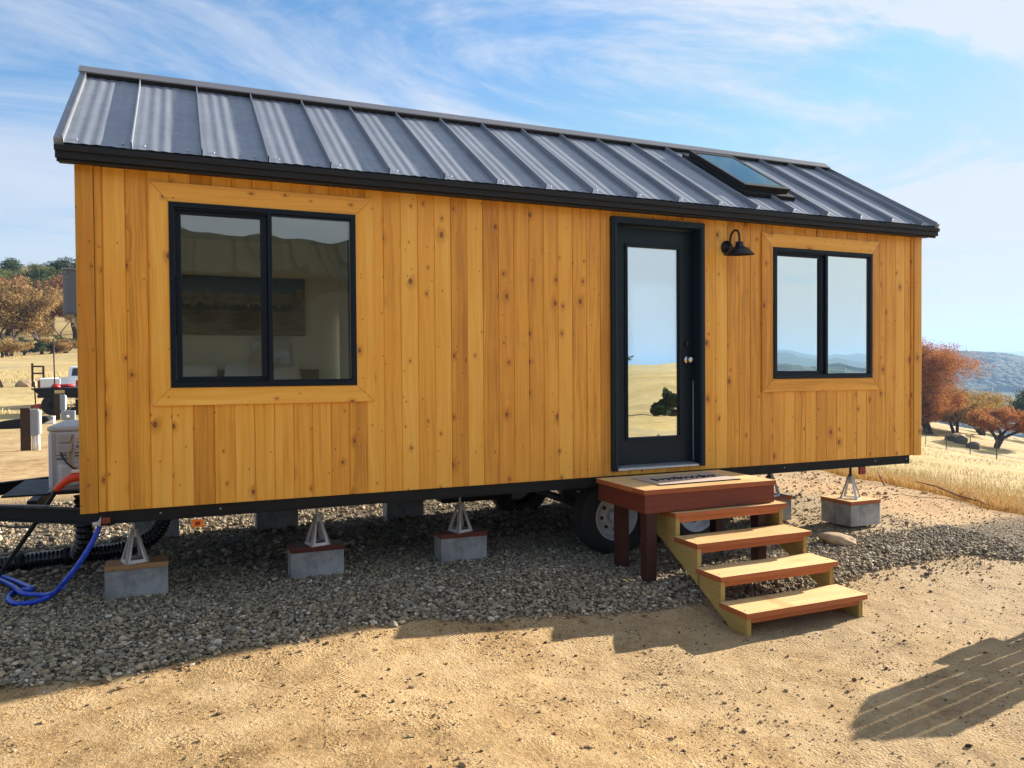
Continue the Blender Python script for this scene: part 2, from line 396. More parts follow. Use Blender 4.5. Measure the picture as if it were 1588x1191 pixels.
# ------------------------------------------------------------------ terrain
def ss(a, b, x):
    t = np.clip((x-a)/(b-a), 0, 1); return t*t*(3-2*t)
_perm = np.random.default_rng(3).random((256, 256))
def vnoise(x, y):
    xi = np.floor(x).astype(int); yi = np.floor(y).astype(int); fx = x-xi; fy = y-yi
    fx = fx*fx*(3-2*fx); fy = fy*fy*(3-2*fy)
    g = lambda a, b: _perm[a % 256, b % 256]
    return (g(xi, yi)*(1-fx)+g(xi+1, yi)*fx)*(1-fy)+(g(xi, yi+1)*(1-fx)+g(xi+1, yi+1)*fx)*fy
def fbm(x, y, o=4):
    s = 0; a = .5
    for i in range(o): s = s+a*vnoise(x+17.3*i, y-9.1*i); x = x*2.03; y = y*2.03; a *= .5
    return s
def edge_x(y): return 8.84+.155*np.clip(y, -9, 20)+.12*(fbm(y*1.3, y*0+4, 3)-.45)
def h_base(x, y):
    x = np.asarray(x, float); y = np.asarray(y, float)
    amt = .05+.17*ss(.6, 3.4, x)
    z = -amt*ss(-.2, -1.65, y)
    z = z-.05*ss(3.0, 4.0, x)*ss(1.2, .3, y)*ss(-.9, -.3, y)
    z = z+.022*ss(-1.18, -.85, y)*ss(.1, -.4, y)*(x < 9)
    d = np.maximum(x-edge_x(y), 0)
    slope = -.28*ss(0, .9, d)-.100*np.maximum(d-.3, 0)
    slope = np.where(slope < -4.1, -4.1-.25*(1-np.exp(-(-slope-4.1)/.6)), slope)
    r = np.hypot(x, y)
    valley = -62*ss(88, 420, np.where(x > 20, r, 0))
    ca = (y+2)/np.maximum(np.hypot(x-4, y+2), 1e-3); A = ss(-.80, -.66, ca)
    z = z+A*(slope+valley*ss(20, 60, x))-A*ss(20, 60, x)*.11*np.clip(x-1.2*y-9, 0, 25)
    # rise of the hillside behind, on the left
    z = z+.75*ss(37.5, 43, y)*(1-ss(6, 20, x))
    m = (1-ss(12, 45, x))*ss(-260, -160, x)
    hill = 3.0*ss(34, 105, y)+.2*np.clip(y-105, 0, 150)-.0*x+.05*np.clip(x+16, -30, 20)*ss(50, 100, y)
    z = z+m*np.where(y > 30, hill, 0)
    # broad field behind the camera, falling away to the east
    z = z+2.3*ss(-22, -130, y)*(1-A)
    return z
def ground_z(x, y):
    x = np.asarray(x, float); y = np.asarray(y, float)
    z = h_base(x, y)
    near = (1-ss(14, 30, np.hypot(x-3, y)))
    z = z+near*(.022*(fbm(x*1.7, y*1.7, 3)-.45))*ss(-.7, -1.4, y)
    z = z+near*(.016*(fbm(x*9, y*9, 4)-.45))*ss(-.8, -1.2, y)
    z = z+near*(.018*(fbm(x*.9+y*.5, y*4.5-x*1.1, 3)-.45))*ss(-.9, -1.3, y)
    z = z+near*(.05*(fbm(x*2.5+9, y*2.5, 3)-.45))*ss(7.6, 8.8, x)
    z = z+(1-near)*.35*(fbm(x*.09, y*.09, 4)-.45)
    return z
GE = np.array([(-4, -1.0), (-.27, -1.03), (.18, -1.05), (.4, -1.07), (.78, -.98), (1.23, -.93), (1.60, -.84), (1.95, -.84), (2.3, -.92), (2.66, -.95), (2.96, -.94), (3.49, -1.01), (4.24, -1.02),
               (4.98, -1.09), (5.36, -1.01), (5.67, -.95), (6.37, -.94), (6.82, -.92), (7.13, -1.02), (7.37, -1.15), (9, -1.25)])
def gravel_mask(x, y):
    e = np.interp(x, GE[:, 0], GE[:, 1])+.10*(fbm(x*5, y*5, 3)-.47)
    m = ss(e-.05, e+.04, y)
    top = ss(-.05, -.45, y+.25*(fbm(x*2, y*2, 3)-.45))
    right = ss(5.2, 6.2, x+.4*(fbm(y*2, x*2, 2)-.45))
    m = m*((1-right)+right*np.maximum(top, .12))
    m = m*(1-ss(4.6, 6.2, y))*(1-ss(-.2, .3, x-edge_x(y)))*ss(-6.5, -4.5, x)
    return m
def axis_coords(segs):
    out = []
    for a, b, n in segs: out += list(np.linspace(a, b, n, endpoint=False))
    return np.array(out+[segs[-1][1]])
def geo(a, b, n): return np.sign(a)*np.geomspace(abs(a), abs(b), n)
xs = np.concatenate([geo(-5900, -12, 60), axis_coords([(-11, -2, 60), (-2, 7.5, 330), (7.5, 12, 90), (12, 90, 150)]), geo(93, 5900, 60)])
ys = np.concatenate([geo(-5900, -12, 50), axis_coords([(-11, -4.2, 60), (-4.2, 0.6, 170), (.6, 6, 80), (6, 60, 150), (60, 300, 70)]), geo(310, 5900, 40)])
X, Y = np.meshgrid(xs, ys, indexing='xy'); Z = ground_z(X, Y)
nx, ny = len(xs), len(ys)
idx = np.arange(nx*ny).reshape(ny, nx)
F = np.stack([idx[:-1, :-1], idx[:-1, 1:], idx[1:, 1:], idx[1:, :-1]], -1).reshape(-1, 4)
GM = gravel_mask(X, Y)
pad = (1-ss(-.15, .35, X-edge_x(Y)))*(1-ss(16, 24, Y+3*fbm(X*.3, Y*.3, 2)))*ss(-26, -16, X)
back = ss(-9, -16, Y+3*fbm(X*.3, Y*.3, 2)); grassm = np.maximum(1-pad, back)

def ground_mat():
    k = MT('dirt_gravel_and_dry_grass', .95, 0, .15); o = k.tc()
    gv = k.attr('gravel'); gr = k.attr('grass')
    big = k.noise(o, .7, 5, .6); med = k.noise(o, 4.5, 6, .65); fine = k.noise(o, 38, 5, .7); grit = k.noise(o, 190, 3, .7)
    x, y, z = k.xyz(o)
    # tan dirt
    f = k.math('ADD', k.math('MULTIPLY', big, .28), k.math('ADD', k.math('MULTIPLY', med, .34), k.math('ADD', k.math('MULTIPLY', fine, .26), k.math('MULTIPLY', grit, .12))))
    dirt = k.ramp(f, [(.39, (.20, .12, .052)), (.455, (.39, .255, .118)), (.52, (.53, .365, .18)), (.60, (.65, .475, .26))])
    pale = k.rng(k.noise(k.map(o, (1, 1, 1), (3, 3, 0)), .55, 3, .5), .45, .62); east = k.rng(x, 2.5, 7.0)
    dirt = k.mix(k.math('MULTIPLY', k.math('ADD', k.math('MULTIPLY', pale, .3), k.math('MULTIPLY', east, .6)), .8), dirt, (.46, .365, .235))
    shade_specks = k.rng(k.voro(o, 46), .24, .08); sp = k.math('MULTIPLY', shade_specks, k.rng(k.noise(o, 5, 3, .6), .48, .66))
    dirt = k.mix(k.math('MULTIPLY', sp, .8), dirt, (.085, .055, .035))  # dark specks painted as the small shadows of clods in low sun
    chips = k.rng(k.voro(k.map(o, (1, 1, 1), (4, 2, 1)), 60), .14, .08); dirt = k.mix(k.math('MULTIPLY', chips, k.rng(med, .5, .62)), dirt, (.55, .48, .40))
    # gravel bed under the loose stones
    v = k.n('ShaderNodeTexVoronoi', feature='F1', voronoi_dimensions='2D'); k.set(v, 'Vector', o); k.set(v, 'Scale', 42)
    vc = k.xyz(v.outputs['Color']); stone = k.ramp(vc[0], [(0, (.12, .098, .068)), (.4, (.22, .18, .125)), (.75, (.33, .27, .185)), (1, (.44, .37, .27))])
    crack = k.rng(v.outputs['Distance'], .35, .75); stone = k.mix(crack, stone, (.10, .075, .05))
    # dry golden grass
    gs = k.noise(k.map(o, (1, 1, 1)), 2.2, 7, .7); gl = k.noise(k.map(o, (.25, .5, 1)), .35, 5, .6)
    grass = k.ramp(k.math('ADD', k.math('MULTIPLY', gs, .55), k.math('MULTIPLY', gl, .45)), [(.34, (.30, .215, .09)), (.5, (.50, .38, .17)), (.64, (.62, .49, .25))])
    bare = k.math('MULTIPLY', k.rng(k.noise(k.map(o, (.35, 1.1, 1), (0, 0, 0), (0, 0, .5)), .32, 5, .6), .52, .62), .55)
    grass = k.mix(bare, grass, (.33, .28, .20))
    c = k.mix(gv, dirt, stone); c = k.mix(gr, c, grass); k.color(c)
    hd = k.math('ADD', k.math('MULTIPLY', med, .38), k.math('ADD', k.math('MULTIPLY', fine, .34), k.math('MULTIPLY', grit, .12)))
    cm = k.rng(k.noise(k.map(o, (1, 1, 1), (7, 1, 0)), 2.6, 5, .65), .48, .62)
    cr = k.math('MULTIPLY', k.math('SUBTRACT', 1.0, k.rng(k.voro(k.map(o, (1, 1, 1), (2, 9, 0)), 58), 0, .75)), cm)
    cr2 = k.math('MULTIPLY', k.math('SUBTRACT', 1.0, k.rng(k.voro(k.map(o, (1, 1, 1), (5, 3, 0)), 130), 0, .8)), k.rng(fine, .4, .6))
    # shoe prints and tread marks pressed into the dirt in a few spots
    pv2 = k.n('ShaderNodeTexVoronoi', feature='F1', voronoi_dimensions='2D'); k.set(pv2, 'Vector', k.map(o, (1, .62, 1), (1.3, 0, 0), (0, 0, .5))); k.set(pv2, 'Scale', 1.7)
    pm = k.math('MULTIPLY', k.rng(pv2.outputs['Distance'], .17, .10), k.math('GREATER_THAN', k.xyz(pv2.outputs['Color'])[0], .45))
    rid = k.math('SINE', k.math('MULTIPLY', k.math('ADD', x, k.math('MULTIPLY', y, .8)), 300.0))
    pr = k.math('MULTIPLY', k.math('MULTIPLY', rid, .05), pm)
    hd = k.math('ADD', hd, k.math('ADD', pr, k.math('ADD', k.math('MULTIPLY', cr, .12), k.math('MULTIPLY', cr2, .05))))
    hs = k.math('MULTIPLY', k.math('SUBTRACT', 1.0, v.outputs['Distance']), .9)
    hh = k.math('ADD', k.math('MULTIPLY', hd, k.math('SUBTRACT', 1.0, gv)), k.math('MULTIPLY', hs, gv))
    k.bump(hh, .052, 1.0); return k.m
W['ground'] = ground_mat()
g = npmesh('ground', np.stack([X.ravel(), Y.ravel(), Z.ravel()], 1), F, W['ground'], smooth=True, attrs={'gravel': GM.ravel(), 'grass': grassm.ravel()})
tag(g, kind='structure')

# hills ------------------------------------------------------------------
def forest_mat(name, a, b, c_):
    k = MT(name, .95, 0, .1); o = k.tc()
    n = k.noise(o, .11, 4, .65); n2 = k.noise(o, .008, 4, .6)
    c = k.ramp(k.math('ADD', k.math('MULTIPLY', n, .6), k.math('MULTIPLY', n2, .4)), [(.42, a), (.5, b), (.60, c_)])
    k.color(c); return k.m
W['forest'] = forest_mat('oak_forest_canopy', (.022, .042, .020), (.055, .075, .034), (.15, .135, .065))
W['farhill'] = forest_mat('distant_mountain', (.035, .055, .035), (.06, .075, .045), (.10, .10, .06))
def polar_hill(name, az0, az1, naz, r0, r1, nr, hf, mat, lump=0.0, cell=9.0):
    az = np.radians(np.linspace(az0, az1, naz)); rr = np.geomspace(r0, r1, nr)
    A, Rr = np.meshgrid(az, rr, indexing='xy'); x = .6+Rr*np.sin(A); y = -5.5+Rr*np.cos(A)
    z = hf(np.degrees(A), Rr, x, y)
    if lump:
        # rounded tree crowns: distance to jittered cell centres
        best = np.full(x.shape, 9.0)
        cx, cy = np.floor(x/cell), np.floor(y/cell)
        for i in (-1, 0, 1):
            for j in (-1, 0, 1):
                ix = (cx+i).astype(int); iy = (cy+j).astype(int)
                px = (ix+_perm[ix % 256, iy % 256])*cell; py = (iy+_perm[(iy+91) % 256, (ix+53) % 256])*cell
                best = np.minimum(best, np.hypot(px-x, py-y)/cell/(0.6+.5*_perm[(ix+7) % 256, (iy+31) % 256]))
        crown = np.sqrt(np.clip(1-best**2, 0, 1)); z = z+lump*crown*(fbm(x*.006, y*.006, 3) > .36)+1.2*fbm(x*.5, y*.5, 2)
    idx = np.arange(naz*nr).reshape(nr, naz)
    F = np.stack([idx[:-1, :-1], idx[:-1, 1:], idx[1:, 1:], idx[1:, :-1]], -1).reshape(-1, 4)
    return npmesh(name, np.stack([x.ravel(), y.ravel(), z.ravel()], 1), F, mat, smooth=(lump == 0))
def near_ridge(az, r, x, y):
    crest = 12+14*(fbm(az*.12+3, az*0+1, 3)-.45)*2-9*ss(55, 60, az)+10*np.exp(-((az-54)/3.)**2)
    t = ss(640, 1500, r)
    z = -66+(crest+60)*t**.9-(60*ss(1520, 2300, r))+22*(fbm(x*.0035, y*.0035, 4)-.45)*ss(560, 800, r)
    return z
hn = polar_hill('wooded_hill', 44, 75, 620, 480, 2300, 520, near_ridge, W['forest'], 6.5, 9.5)
tag(hn, kind='structure')
hn2 = polar_hill('wooded_hill', 75.05, 139, 340, 480, 2300, 180, near_ridge, W['forest'], 7.5, 15)
tag(hn2, kind='structure')
def far1(az, r, x, y):
    c = 95+60*(fbm(az*.16+8, az*0, 4)-.42)
    return -70+(c*.42+70)*ss(2500, 3300, r)+16*(fbm(x*.0016, y*.0016, 4)-.45)*ss(2500, 2700, r)-60*ss(3350, 3700, r)
def far2(az, r, x, y):
    c = 190+90*(fbm(az*.11+2, az*0+7, 4)-.42)
    return -70+(c*.52+70)*ss(3800, 5000, r)+22*(fbm(x*.0012, y*.0012, 4)-.45)*ss(3800, 4000, r)-60*ss(5050, 5400, r)
tag(polar_hill('mountain_range', -60, 139, 420, 2450, 3700, 50, far1, W['farhill']), kind='structure')
tag(polar_hill('mountain_range', -60, 139, 420, 3750, 5400, 50, far2, W['farhill']), kind='structure')

# haze -------------------------------------------------------------------
hz = MB().box(-6100, 6100, -6100, 6100, -85, 140)
hm = bpy.data.materials.new('valley_haze'); hm.use_nodes = True; ht = hm.node_tree; ht.nodes.clear()
ho = ht.nodes.new('ShaderNodeOutputMaterial'); pv = ht.nodes.new('ShaderNodeVolumePrincipled')
pv.inputs['Color'].default_value = (.36, .60, 1, 1); pv.inputs['Density'].default_value = 0.00026; pv.inputs['Anisotropy'].default_value = 0.2
ht.links.new(pv.outputs[0], ho.inputs['Volume'])
hzo = hz.build('haze', hm); tag(hzo, kind='stuff')

# ------------------------------------------------------------------ gravel stones and clods
ICO_V = None
def ico():
    t = (1+5**.5)/2
    v = np.array([(-1, t, 0), (1, t, 0), (-1, -t, 0), (1, -t, 0), (0, -1, t), (0, 1, t), (0, -1, -t), (0, 1, -t), (t, 0, -1), (t, 0, 1), (-t, 0, -1), (-t, 0, 1)], float)
    v /= np.linalg.norm(v[0])
    f = np.array([(0, 11, 5), (0, 5, 1), (0, 1, 7), (0, 7, 10), (0, 10, 11), (1, 5, 9), (5, 11, 4), (11, 10, 2), (10, 7, 6), (7, 1, 8), (3, 9, 4), (3, 4, 2), (3, 2, 6), (3, 6, 8), (3, 8, 9), (4, 9, 5), (2, 4, 11), (6, 2, 10), (8, 6, 7), (9, 8, 1)])
    return v, f
def stones(name, pts, size, mat, flat=(.45, .8), seed=1, lift=.25, parent=None):
    r = np.random.default_rng(seed); v, f = ico(); n = len(pts)
    V = np.repeat(v[None], n, 0)*(1+r.uniform(-.28, .28, (n, 12, 1)))
    S = np.stack([r.uniform(.75, 1.35, n), r.uniform(.6, 1.0, n), r.uniform(*flat, n)], 1)*size[:, None]*.5
    V = V*S[:, None, :]
    a = r.uniform(0, 2*np.pi, n); tlt = r.normal(0, .35, n); ca, sa = np.cos(a), np.sin(a); ct, st = np.cos(tlt), np.sin(tlt)
    x, y, z = V[..., 0], V[..., 1], V[..., 2]
    y, z = y*ct[:, None]-z*st[:, None], y*st[:, None]+z*ct[:, None]
    x, y = x*ca[:, None]-y*sa[:, None], x*sa[:, None]+y*ca[:, None]
    V = np.stack([x, y, z], -1)+pts[:, None, :]; V[..., 2] += (size*lift)[:, None]
    F = (f[None]+(np.arange(n)*12)[:, None, None]).reshape(-1, 3)
    return npmesh(name, V.reshape(-1, 3), F, mat, parent)
def stone_mat(name, stops):
    k = MT(name, .85, 0, .25); o = k.tc(); r = k.island(); c = k.ramp(r, stops)
    n = k.noise(o, 90, 4, .65); c = k.mix(k.rng(n, .3, .7, 0, .35), c, k.mix(1.0, c, (.45, .42, .40), 'MULTIPLY')); k.color(c); k.bump(n, .003, .5); return k.m
W['gravel'] = stone_mat('crushed_gravel', [(0, (.10, .085, .058)), (.2, (.22, .19, .13)), (.5, (.37, .305, .205)), (.68, (.27, .25, .195)), (.84, (.46, .34, .20)), (.95, (.54, .46, .34)), (1, (.76, .71, .60))])
W['clod'] = stone_mat('dirt_clods', [(0, (.06, .04, .025)), (.18, (.15, .10, .055)), (.34, (.27, .175, .095)), (.66, (.42, .28, .145)), (.9, (.54, .42, .27)), (1, (.72, .66, .56))])  # darkest stops imitate the speckle of low-sun shadows among the clods
def scatter(n, x0, x1, y0, y1, dens, seed):
    r = np.random.default_rng(seed); x = r.uniform(x0, x1, n); y = r.uniform(y0, y1, n); k = r.random(n) < dens(x, y)
    x, y = x[k], y[k]; return np.stack([x, y, ground_z(x, y)], 1)
P1 = scatter(84000, -1.3, 7.6, -1.35, 1.0, gravel_mask, 5)
P2 = scatter(17000, -3.5, 9.2, 1.0, 5.0, gravel_mask, 6)
P3 = scatter(9000, 5.5, 9.3, -1.2, 3.2, lambda x, y: .42*(1-ss(-.3, .2, x-edge_x(y))), 8)
P = np.concatenate([P1, P2, P3]); r = np.random.default_rng(9)
sz = np.clip(r.lognormal(math.log(.0165), .36, len(P)), .007, .046)
sz[len(P1):len(P1)+len(P2)] *= 1.9; sz[len(P1)+len(P2):] *= .72
e_ = np.interp(P[:, 0], GE[:, 0], GE[:, 1]); sz *= 1+.35*ss(.5, 0, P[:, 1]-e_)
tag(stones('gravel', P, sz, W['gravel'], seed=2), kind='stuff')
def dirt_d(x, y):
    e = np.interp(x, GE[:, 0], GE[:, 1]); d = e-y
    return np.where((d > 0), .16+.75*np.exp(-np.clip(d, 0, 9)/.10)+.75*ss(.45, .62, fbm(x*3.1, y*3.1, 4)), 0)*(1-ss(-.2, .3, x-edge_x(y)))
Pd = scatter(105000, -2.0, 9.4, -5.0, -.8, dirt_d, 15); r = np.random.default_rng(16)
szd = np.clip(r.lognormal(math.log(.0052), .58, len(Pd)), .0022, .034)
ed = np.interp(Pd[:, 0], GE[:, 0], GE[:, 1])-Pd[:, 1]; szd *= 1+1.0*np.exp(-np.clip(ed, 0, 9)/.12)
tag(stones('loose_dirt', Pd, szd, W['clod'], (.35, .7), seed=17, lift=.2), kind='stuff')

# dry grass --------------------------------------------------------------
def blades(name, P, h, lean, mat, seed, w=.006):
    r = np.random.default_rng(seed); n = len(P); a = r.uniform(0, 2*np.pi, n)
    dx, dy = np.cos(a), np.sin(a); hh = h*r.uniform(.5, 1.2, n); ln = lean*r.uniform(.2, 1.3, n)*hh
    la = r.uniform(0, 2*np.pi, n)
    b0 = P+np.stack([dx*w, dy*w, dx*0-.01], 1); b1 = P-np.stack([dx*w, dy*w, dx*0+.01], 1)
    mid = P+np.stack([np.cos(la)*ln*.35, np.sin(la)*ln*.35, hh*.6], 1)
    m0 = mid+np.stack([dx*w*.7, dy*w*.7, dx*0], 1); m1 = mid-np.stack([dx*w*.7, dy*w*.7, dx*0], 1)
    tip = P+np.stack([np.cos(la)*ln, np.sin(la)*ln, hh], 1)
    t0 = tip+np.stack([dx*w*.15, dy*w*.15, dx*0], 1)
    V = np.stack([b0, b1, m1, m0, tip, t0], 1).reshape(-1, 3); base = (np.arange(n)*6)[:, None]
    F = np.concatenate([base+np.array([[0, 1, 2, 3]]), base+np.array([[3, 2, 4, 5]])])
    return npmesh(name, V, F, mat)
def grass_mat():
    k = MT('dry_grass_blades', .8, 0, .2); r = k.island(); k.color(k.ramp(r, [(0, (.36, .24, .09)), (.4, (.58, .43, .19)), (1, (.74, .60, .33))]))
    k.b.inputs['Subsurface Weight'].default_value = 0.0; return k.m
W['grassb'] = grass_mat()
r = np.random.default_rng(21)
n = 60000; y = r.uniform(-4, 7.5, n); d = r.exponential(1.6, n)+.15; x = edge_x(y)+d
Pg = np.stack([x, y, ground_z(x, y)], 1)
tag(blades('dry_grass', Pg, .15, .8, W['grassb'], 22, .0038), kind='stuff')
n = 42000; y = r.uniform(-3, 42, n); x = edge_x(y)+2.5+r.uniform(0, 1, n)**1.3*42; keep = fbm(x*.35, y*.35, 3) > .42; x, y = x[keep], y[keep]
tag(blades('dry_grass', np.stack([x, y, ground_z(x, y)], 1), .11, .9, W['grassb'], 23, .006), kind='stuff')
n = 26000; az = np.radians(r.uniform(-17, 2, n)); dd = r.uniform(34, 100, n); x = .6+dd*np.sin(az); y = -5.5+dd*np.cos(az); keep = fbm(x*.12+3, y*.12, 3) > .45; x, y = x[keep], y[keep]
tag(blades('dry_grass', np.stack([x, y, ground_z(x, y)], 1), .13, .8, W['grassb'], 24, .012), kind='stuff')
# ================================================================== the tiny house
L, ZB, ZT, D = 7.493, .669, 2.905, 2.66      # length, wall bottom, wall top, depth
YR, ZR = 1.33, 3.90                          # ridge
EY, EZ = -.15, 2.965                         # eave edge
house = empty('tiny_house', (0, 0, 0))
tag(house, 'tiny house on a trailer, honey stained board siding under a dark ribbed metal roof', 'tiny house')
W1 = (.526, 1.751, 1.455, 2.677); W2 = (5.585, 6.819, 1.457, 2.666); DR = (3.905, 4.765, .705, 2.79)
holes = [W1, W2, DR]
# front wall: grooved boards
def grooved_wall(y0, sgn, x0, x1, zb, zt, holes, groove=True):
    bd = [(x0, 0.0)]
    k = 0
    while .138+.130*k < x1-.01:
        xg = .138+.130*k; k += 1
        if xg > x0+.01: bd += [(xg-.0045, 0.0), (xg-.0012, .006), (xg+.0012, .006), (xg+.0045, 0.0)]
    bd.append((x1, 0.0))
    prof = dict((round(x, 5), d) for x, d in bd)
    xsx = sorted(prof)
    for h in holes:
        for e in h[:2]:
            e = round(e, 5)
            if e not in prof: prof[e] = float(np.interp(e, xsx, [prof[q] for q in xsx]))
    xx = sorted(prof); m = MB()
    for a, b in zip(xx[:-1], xx[1:]):
        mid = (a+b)/2; iv = [(zb, zt)]
        for h in holes:
            if h[0] < mid < h[1]:
                iv = [p for (u, v) in iv for p in ((u, min(v, h[2])), (max(u, h[3]), v)) if p[1]-p[0] > 1e-4]
        for u, v in iv:
            ya, yb = y0+sgn*prof[a], y0+sgn*prof[b]
            q = [(a, ya, u), (b, yb, u), (b, yb, v), (a, ya, v)]
            m.add(q, [(0, 1, 2, 3) if sgn > 0 else (3, 2, 1, 0)])
    return m
fwm = grooved_wall(0, 1, 0, L, ZB, ZT, holes)
def sheet(m, y, x0, x1, z0, z1, holes):
    xx = sorted({x0, x1, *[h[i] for h in holes for i in (0, 1)]})
    for a, b in zip(xx[:-1], xx[1:]):
        mid = (a+b)/2; iv = [(z0, z1)]
        for h in holes:
            if h[0] < mid < h[1]: iv = [p for (u, v) in iv for p in ((u, min(v, h[2])), (max(u, h[3]), v)) if p[1]-p[0] > 1e-4]
        for u, v in iv: m.add([(a, y, u), (b, y, u), (b, y, v), (a, y, v)], [(0, 1, 2, 3)])
fwm.box(0, L, .002, .11, ZB-.004, ZB+.0, 0)
front = fwm.build('front_wall', W['siding'], house)
m = grooved_wall(D, -1, 0, L, ZB, ZT, [(5.7, 6.7, 1.5, 2.6), (2.5, 3.7, 1.4, 2.6)]); m.build('rear_wall', W['siding'], house)  # opening nearer the bedroom is unseen, added to let daylight in
# gable end walls with lap lines, unseen window openings added to brighten the rooms
for nm, x0, x1 in (('end_wall', 0.012, .10), ('end_wall', L-.10, L-.012)):
    m = MB(); m.box(x0, x1, .002, .70, ZB+.002, ZT); m.box(x0, x1, 1.90, D-.002, ZB+.002, ZT); m.box(x0, x1, .70, 1.90, ZB+.002, 1.40); m.box(x0, x1, .70, 1.90, 2.55, ZT)
    m.prism([(.002, ZT), (D-.002, ZT), (YR, ZR-.10)], 0, x0, x1); w_ = m.build(nm, W['trim_v'], house)
    m = MB(); m.box(x0-.01, x1+.01, .70, .74, 1.40, 2.55); m.box(x0-.01, x1+.01, 1.86, 1.90, 1.40, 2.55); m.box(x0-.01, x1+.01, .74, 1.86, 1.40, 1.44); m.box(x0-.01, x1+.01, .74, 1.86, 2.51, 2.55); m.build('added_window_frame', W['frame'], w_)  # frame of the unseen window added for interior light
# corner boards
for x0, x1, y0, y1 in ((-.012, .090, -.022, .0), (L-.092, L+.012, -.022, .0)):
    m = MB().box(x0, x1, y0, y1, ZB-.008, ZT-.02); m.build('corner_board', W['corner'], house, bevel=.003)
for x0, x1 in ((-.012, .010), (L-.010, L+.012)):
    m = MB().box(x0, x1, .002, .10, ZB-.008, ZT-.02); m.build('corner_board', W['corner'], house, bevel=.003)
for x0, x1 in ((.093, .132), (L-.125, L-.094)):
    m = MB().box(x0, x1, -.012, .0, ZB-.004, ZT-.02); m.build('corner_strip', W['corner'], house, bevel=.003)
# interior shell
m = MB(); sheet(m, .115, .10, L-.10, .76, 2.86, holes)
m.add([(.10, .116, 2.86), (L-.1, .116, 2.86), (L-.1, D-.1, 2.86), (.10, D-.1, 2.86)], [(0, 1, 2, 3)])
for x in (.101, L-.101):
    for a, b, c_, d_ in ((.116, .70, .76, 2.86), (1.90, D-.1, .76, 2.86), (.70, 1.90, .76, 1.40), (.70, 1.90, 2.55, 2.86)):
        m.add([(x, a, c_), (x, b, c_), (x, b, d_), (x, a, d_)], [(0, 1, 2, 3)])
sheet(m, D-.10, .10, L-.10, .76, 2.86, [(5.7, 6.7, 1.5, 2.6), (2.5, 3.7, 1.4, 2.6)])
m.build('interior_wall', W['cream'], house)
MB().box(.102, L-.102, .118, D-.102, .70, .757).build('floor', W['bed_wood'], house)
MB().box(2.10, 2.155, 2.0, 2.50, .76, 2.85).build('curtain', W['linen'], house)
# window surrounds (mitred picture frame boards)
def surround(x0, x1, z0, z1, ox0, ox1, oz0, oz1, nm='window_trim'):
    y0, y1 = -.019, -.0005; g = .0012
    for poly, mt in (([(ox0+g, oz1), (ox1-g, oz1), (x1, z1+g), (x0, z1+g)], W['trim_h']), ([(x0, z0-g), (x1, z0-g), (ox1-g, oz0), (ox0+g, oz0)], W['trim_h']),
                     ([(ox0, oz0+g), (ox0, oz1-g), (x0-g, z1), (x0-g, z0)][::-1], W['trim_v']), ([(x1+g, z0), (x1+g, z1), (ox1, oz1-g), (ox1, oz0+g)][::-1], W['trim_v'])):
        m = MB(); m.prism(poly, 1, y0, y1); m.build(nm, mt, house, bevel=.0018)
surround(*W1[:4], .410, 1.880, 1.335, 2.803)
surround(*W2[:4], 5.455, 6.930, 1.337, 2.790)
def window(H, xs0, xs1, glassmat, nm='window'):
    x0, x1, z0, z1 = H; xm = (xs0+xs1)/2
    f = MB(); y0, y1 = -.030, .11; t = .034
    f.box(x0, x1, y0, y1, z0, z0+t); f.box(x0, x1, y0, y1, z1-t, z1); f.box(x0, x0+t, y0+.001, y1, z0+t, z1-t); f.box(x1-t, x1, y0+.001, y1, z0+t, z1-t)
    f.box(xm+.004, xm+.034, y0+.002, y1-.03, z0+t, z1-t)
    f.box(x0+t, x1-t, y0+.012, y0+.022, z0+t, z0+t+.012); f.box(x0+t, x1-t, y0+.012, y0+.022, z1-t-.012, z1-t)
    w = f.build(nm, W['frame'], house, bevel=.003)
    # sliding sash (left), thicker frame set back
    s = MB(); a0, a1, b0, b1 = x0+t+.002, xm+.002, z0+t+.002, z1-t-.002; q = .036; ya, yb = .006, .034
    s.box(a0, a1, ya, yb, b0, b0+q); s.box(a0, a1, ya, yb, b1-q, b1); s.box(a0, a0+q, ya+.001, yb, b0+q, b1-q); s.box(a1-q-.006, a1, ya-.012, yb, b0+q, b1-q)
    s.build('sash', W['frame'], w, bevel=.003)
    MB().box(a0+q+.001, a1-q-.007, .018, .024, b0+q+.001, b1-q-.001).build('pane', glassmat, w)
    MB().box(xm+.036, x1-t-.002, -.004, .002, z0+t+.002, z1-t-.002).build('pane', glassmat, w)
    l = MB(); l.box(xm-.012, xm-.002, -.016, -.007, (z0+z1)/2-.03, (z0+z1)/2+.03); l.build('latch', W['black'], w)
    sp = MB(); gx0, gx1, gz0, gz1 = xm+.036, x1-t-.002, z0+t+.002, z1-t-.002
    sp.box(gx0, gx1, -.005, -.0045, gz1-.006, gz1); sp.box(gx1-.005, gx1, -.005, -.0045, gz0, gz1-.006); sp.box(gx0, gx1-.006, -.005, -.0045, gz0, gz0+.005)
    sp.build('gasket', W['gray_flash'], w)
    return w
window(W1, 1.115, 1.166, W['glass_dark']); window(W2, 6.175, 6.240, W['glass_coat'])
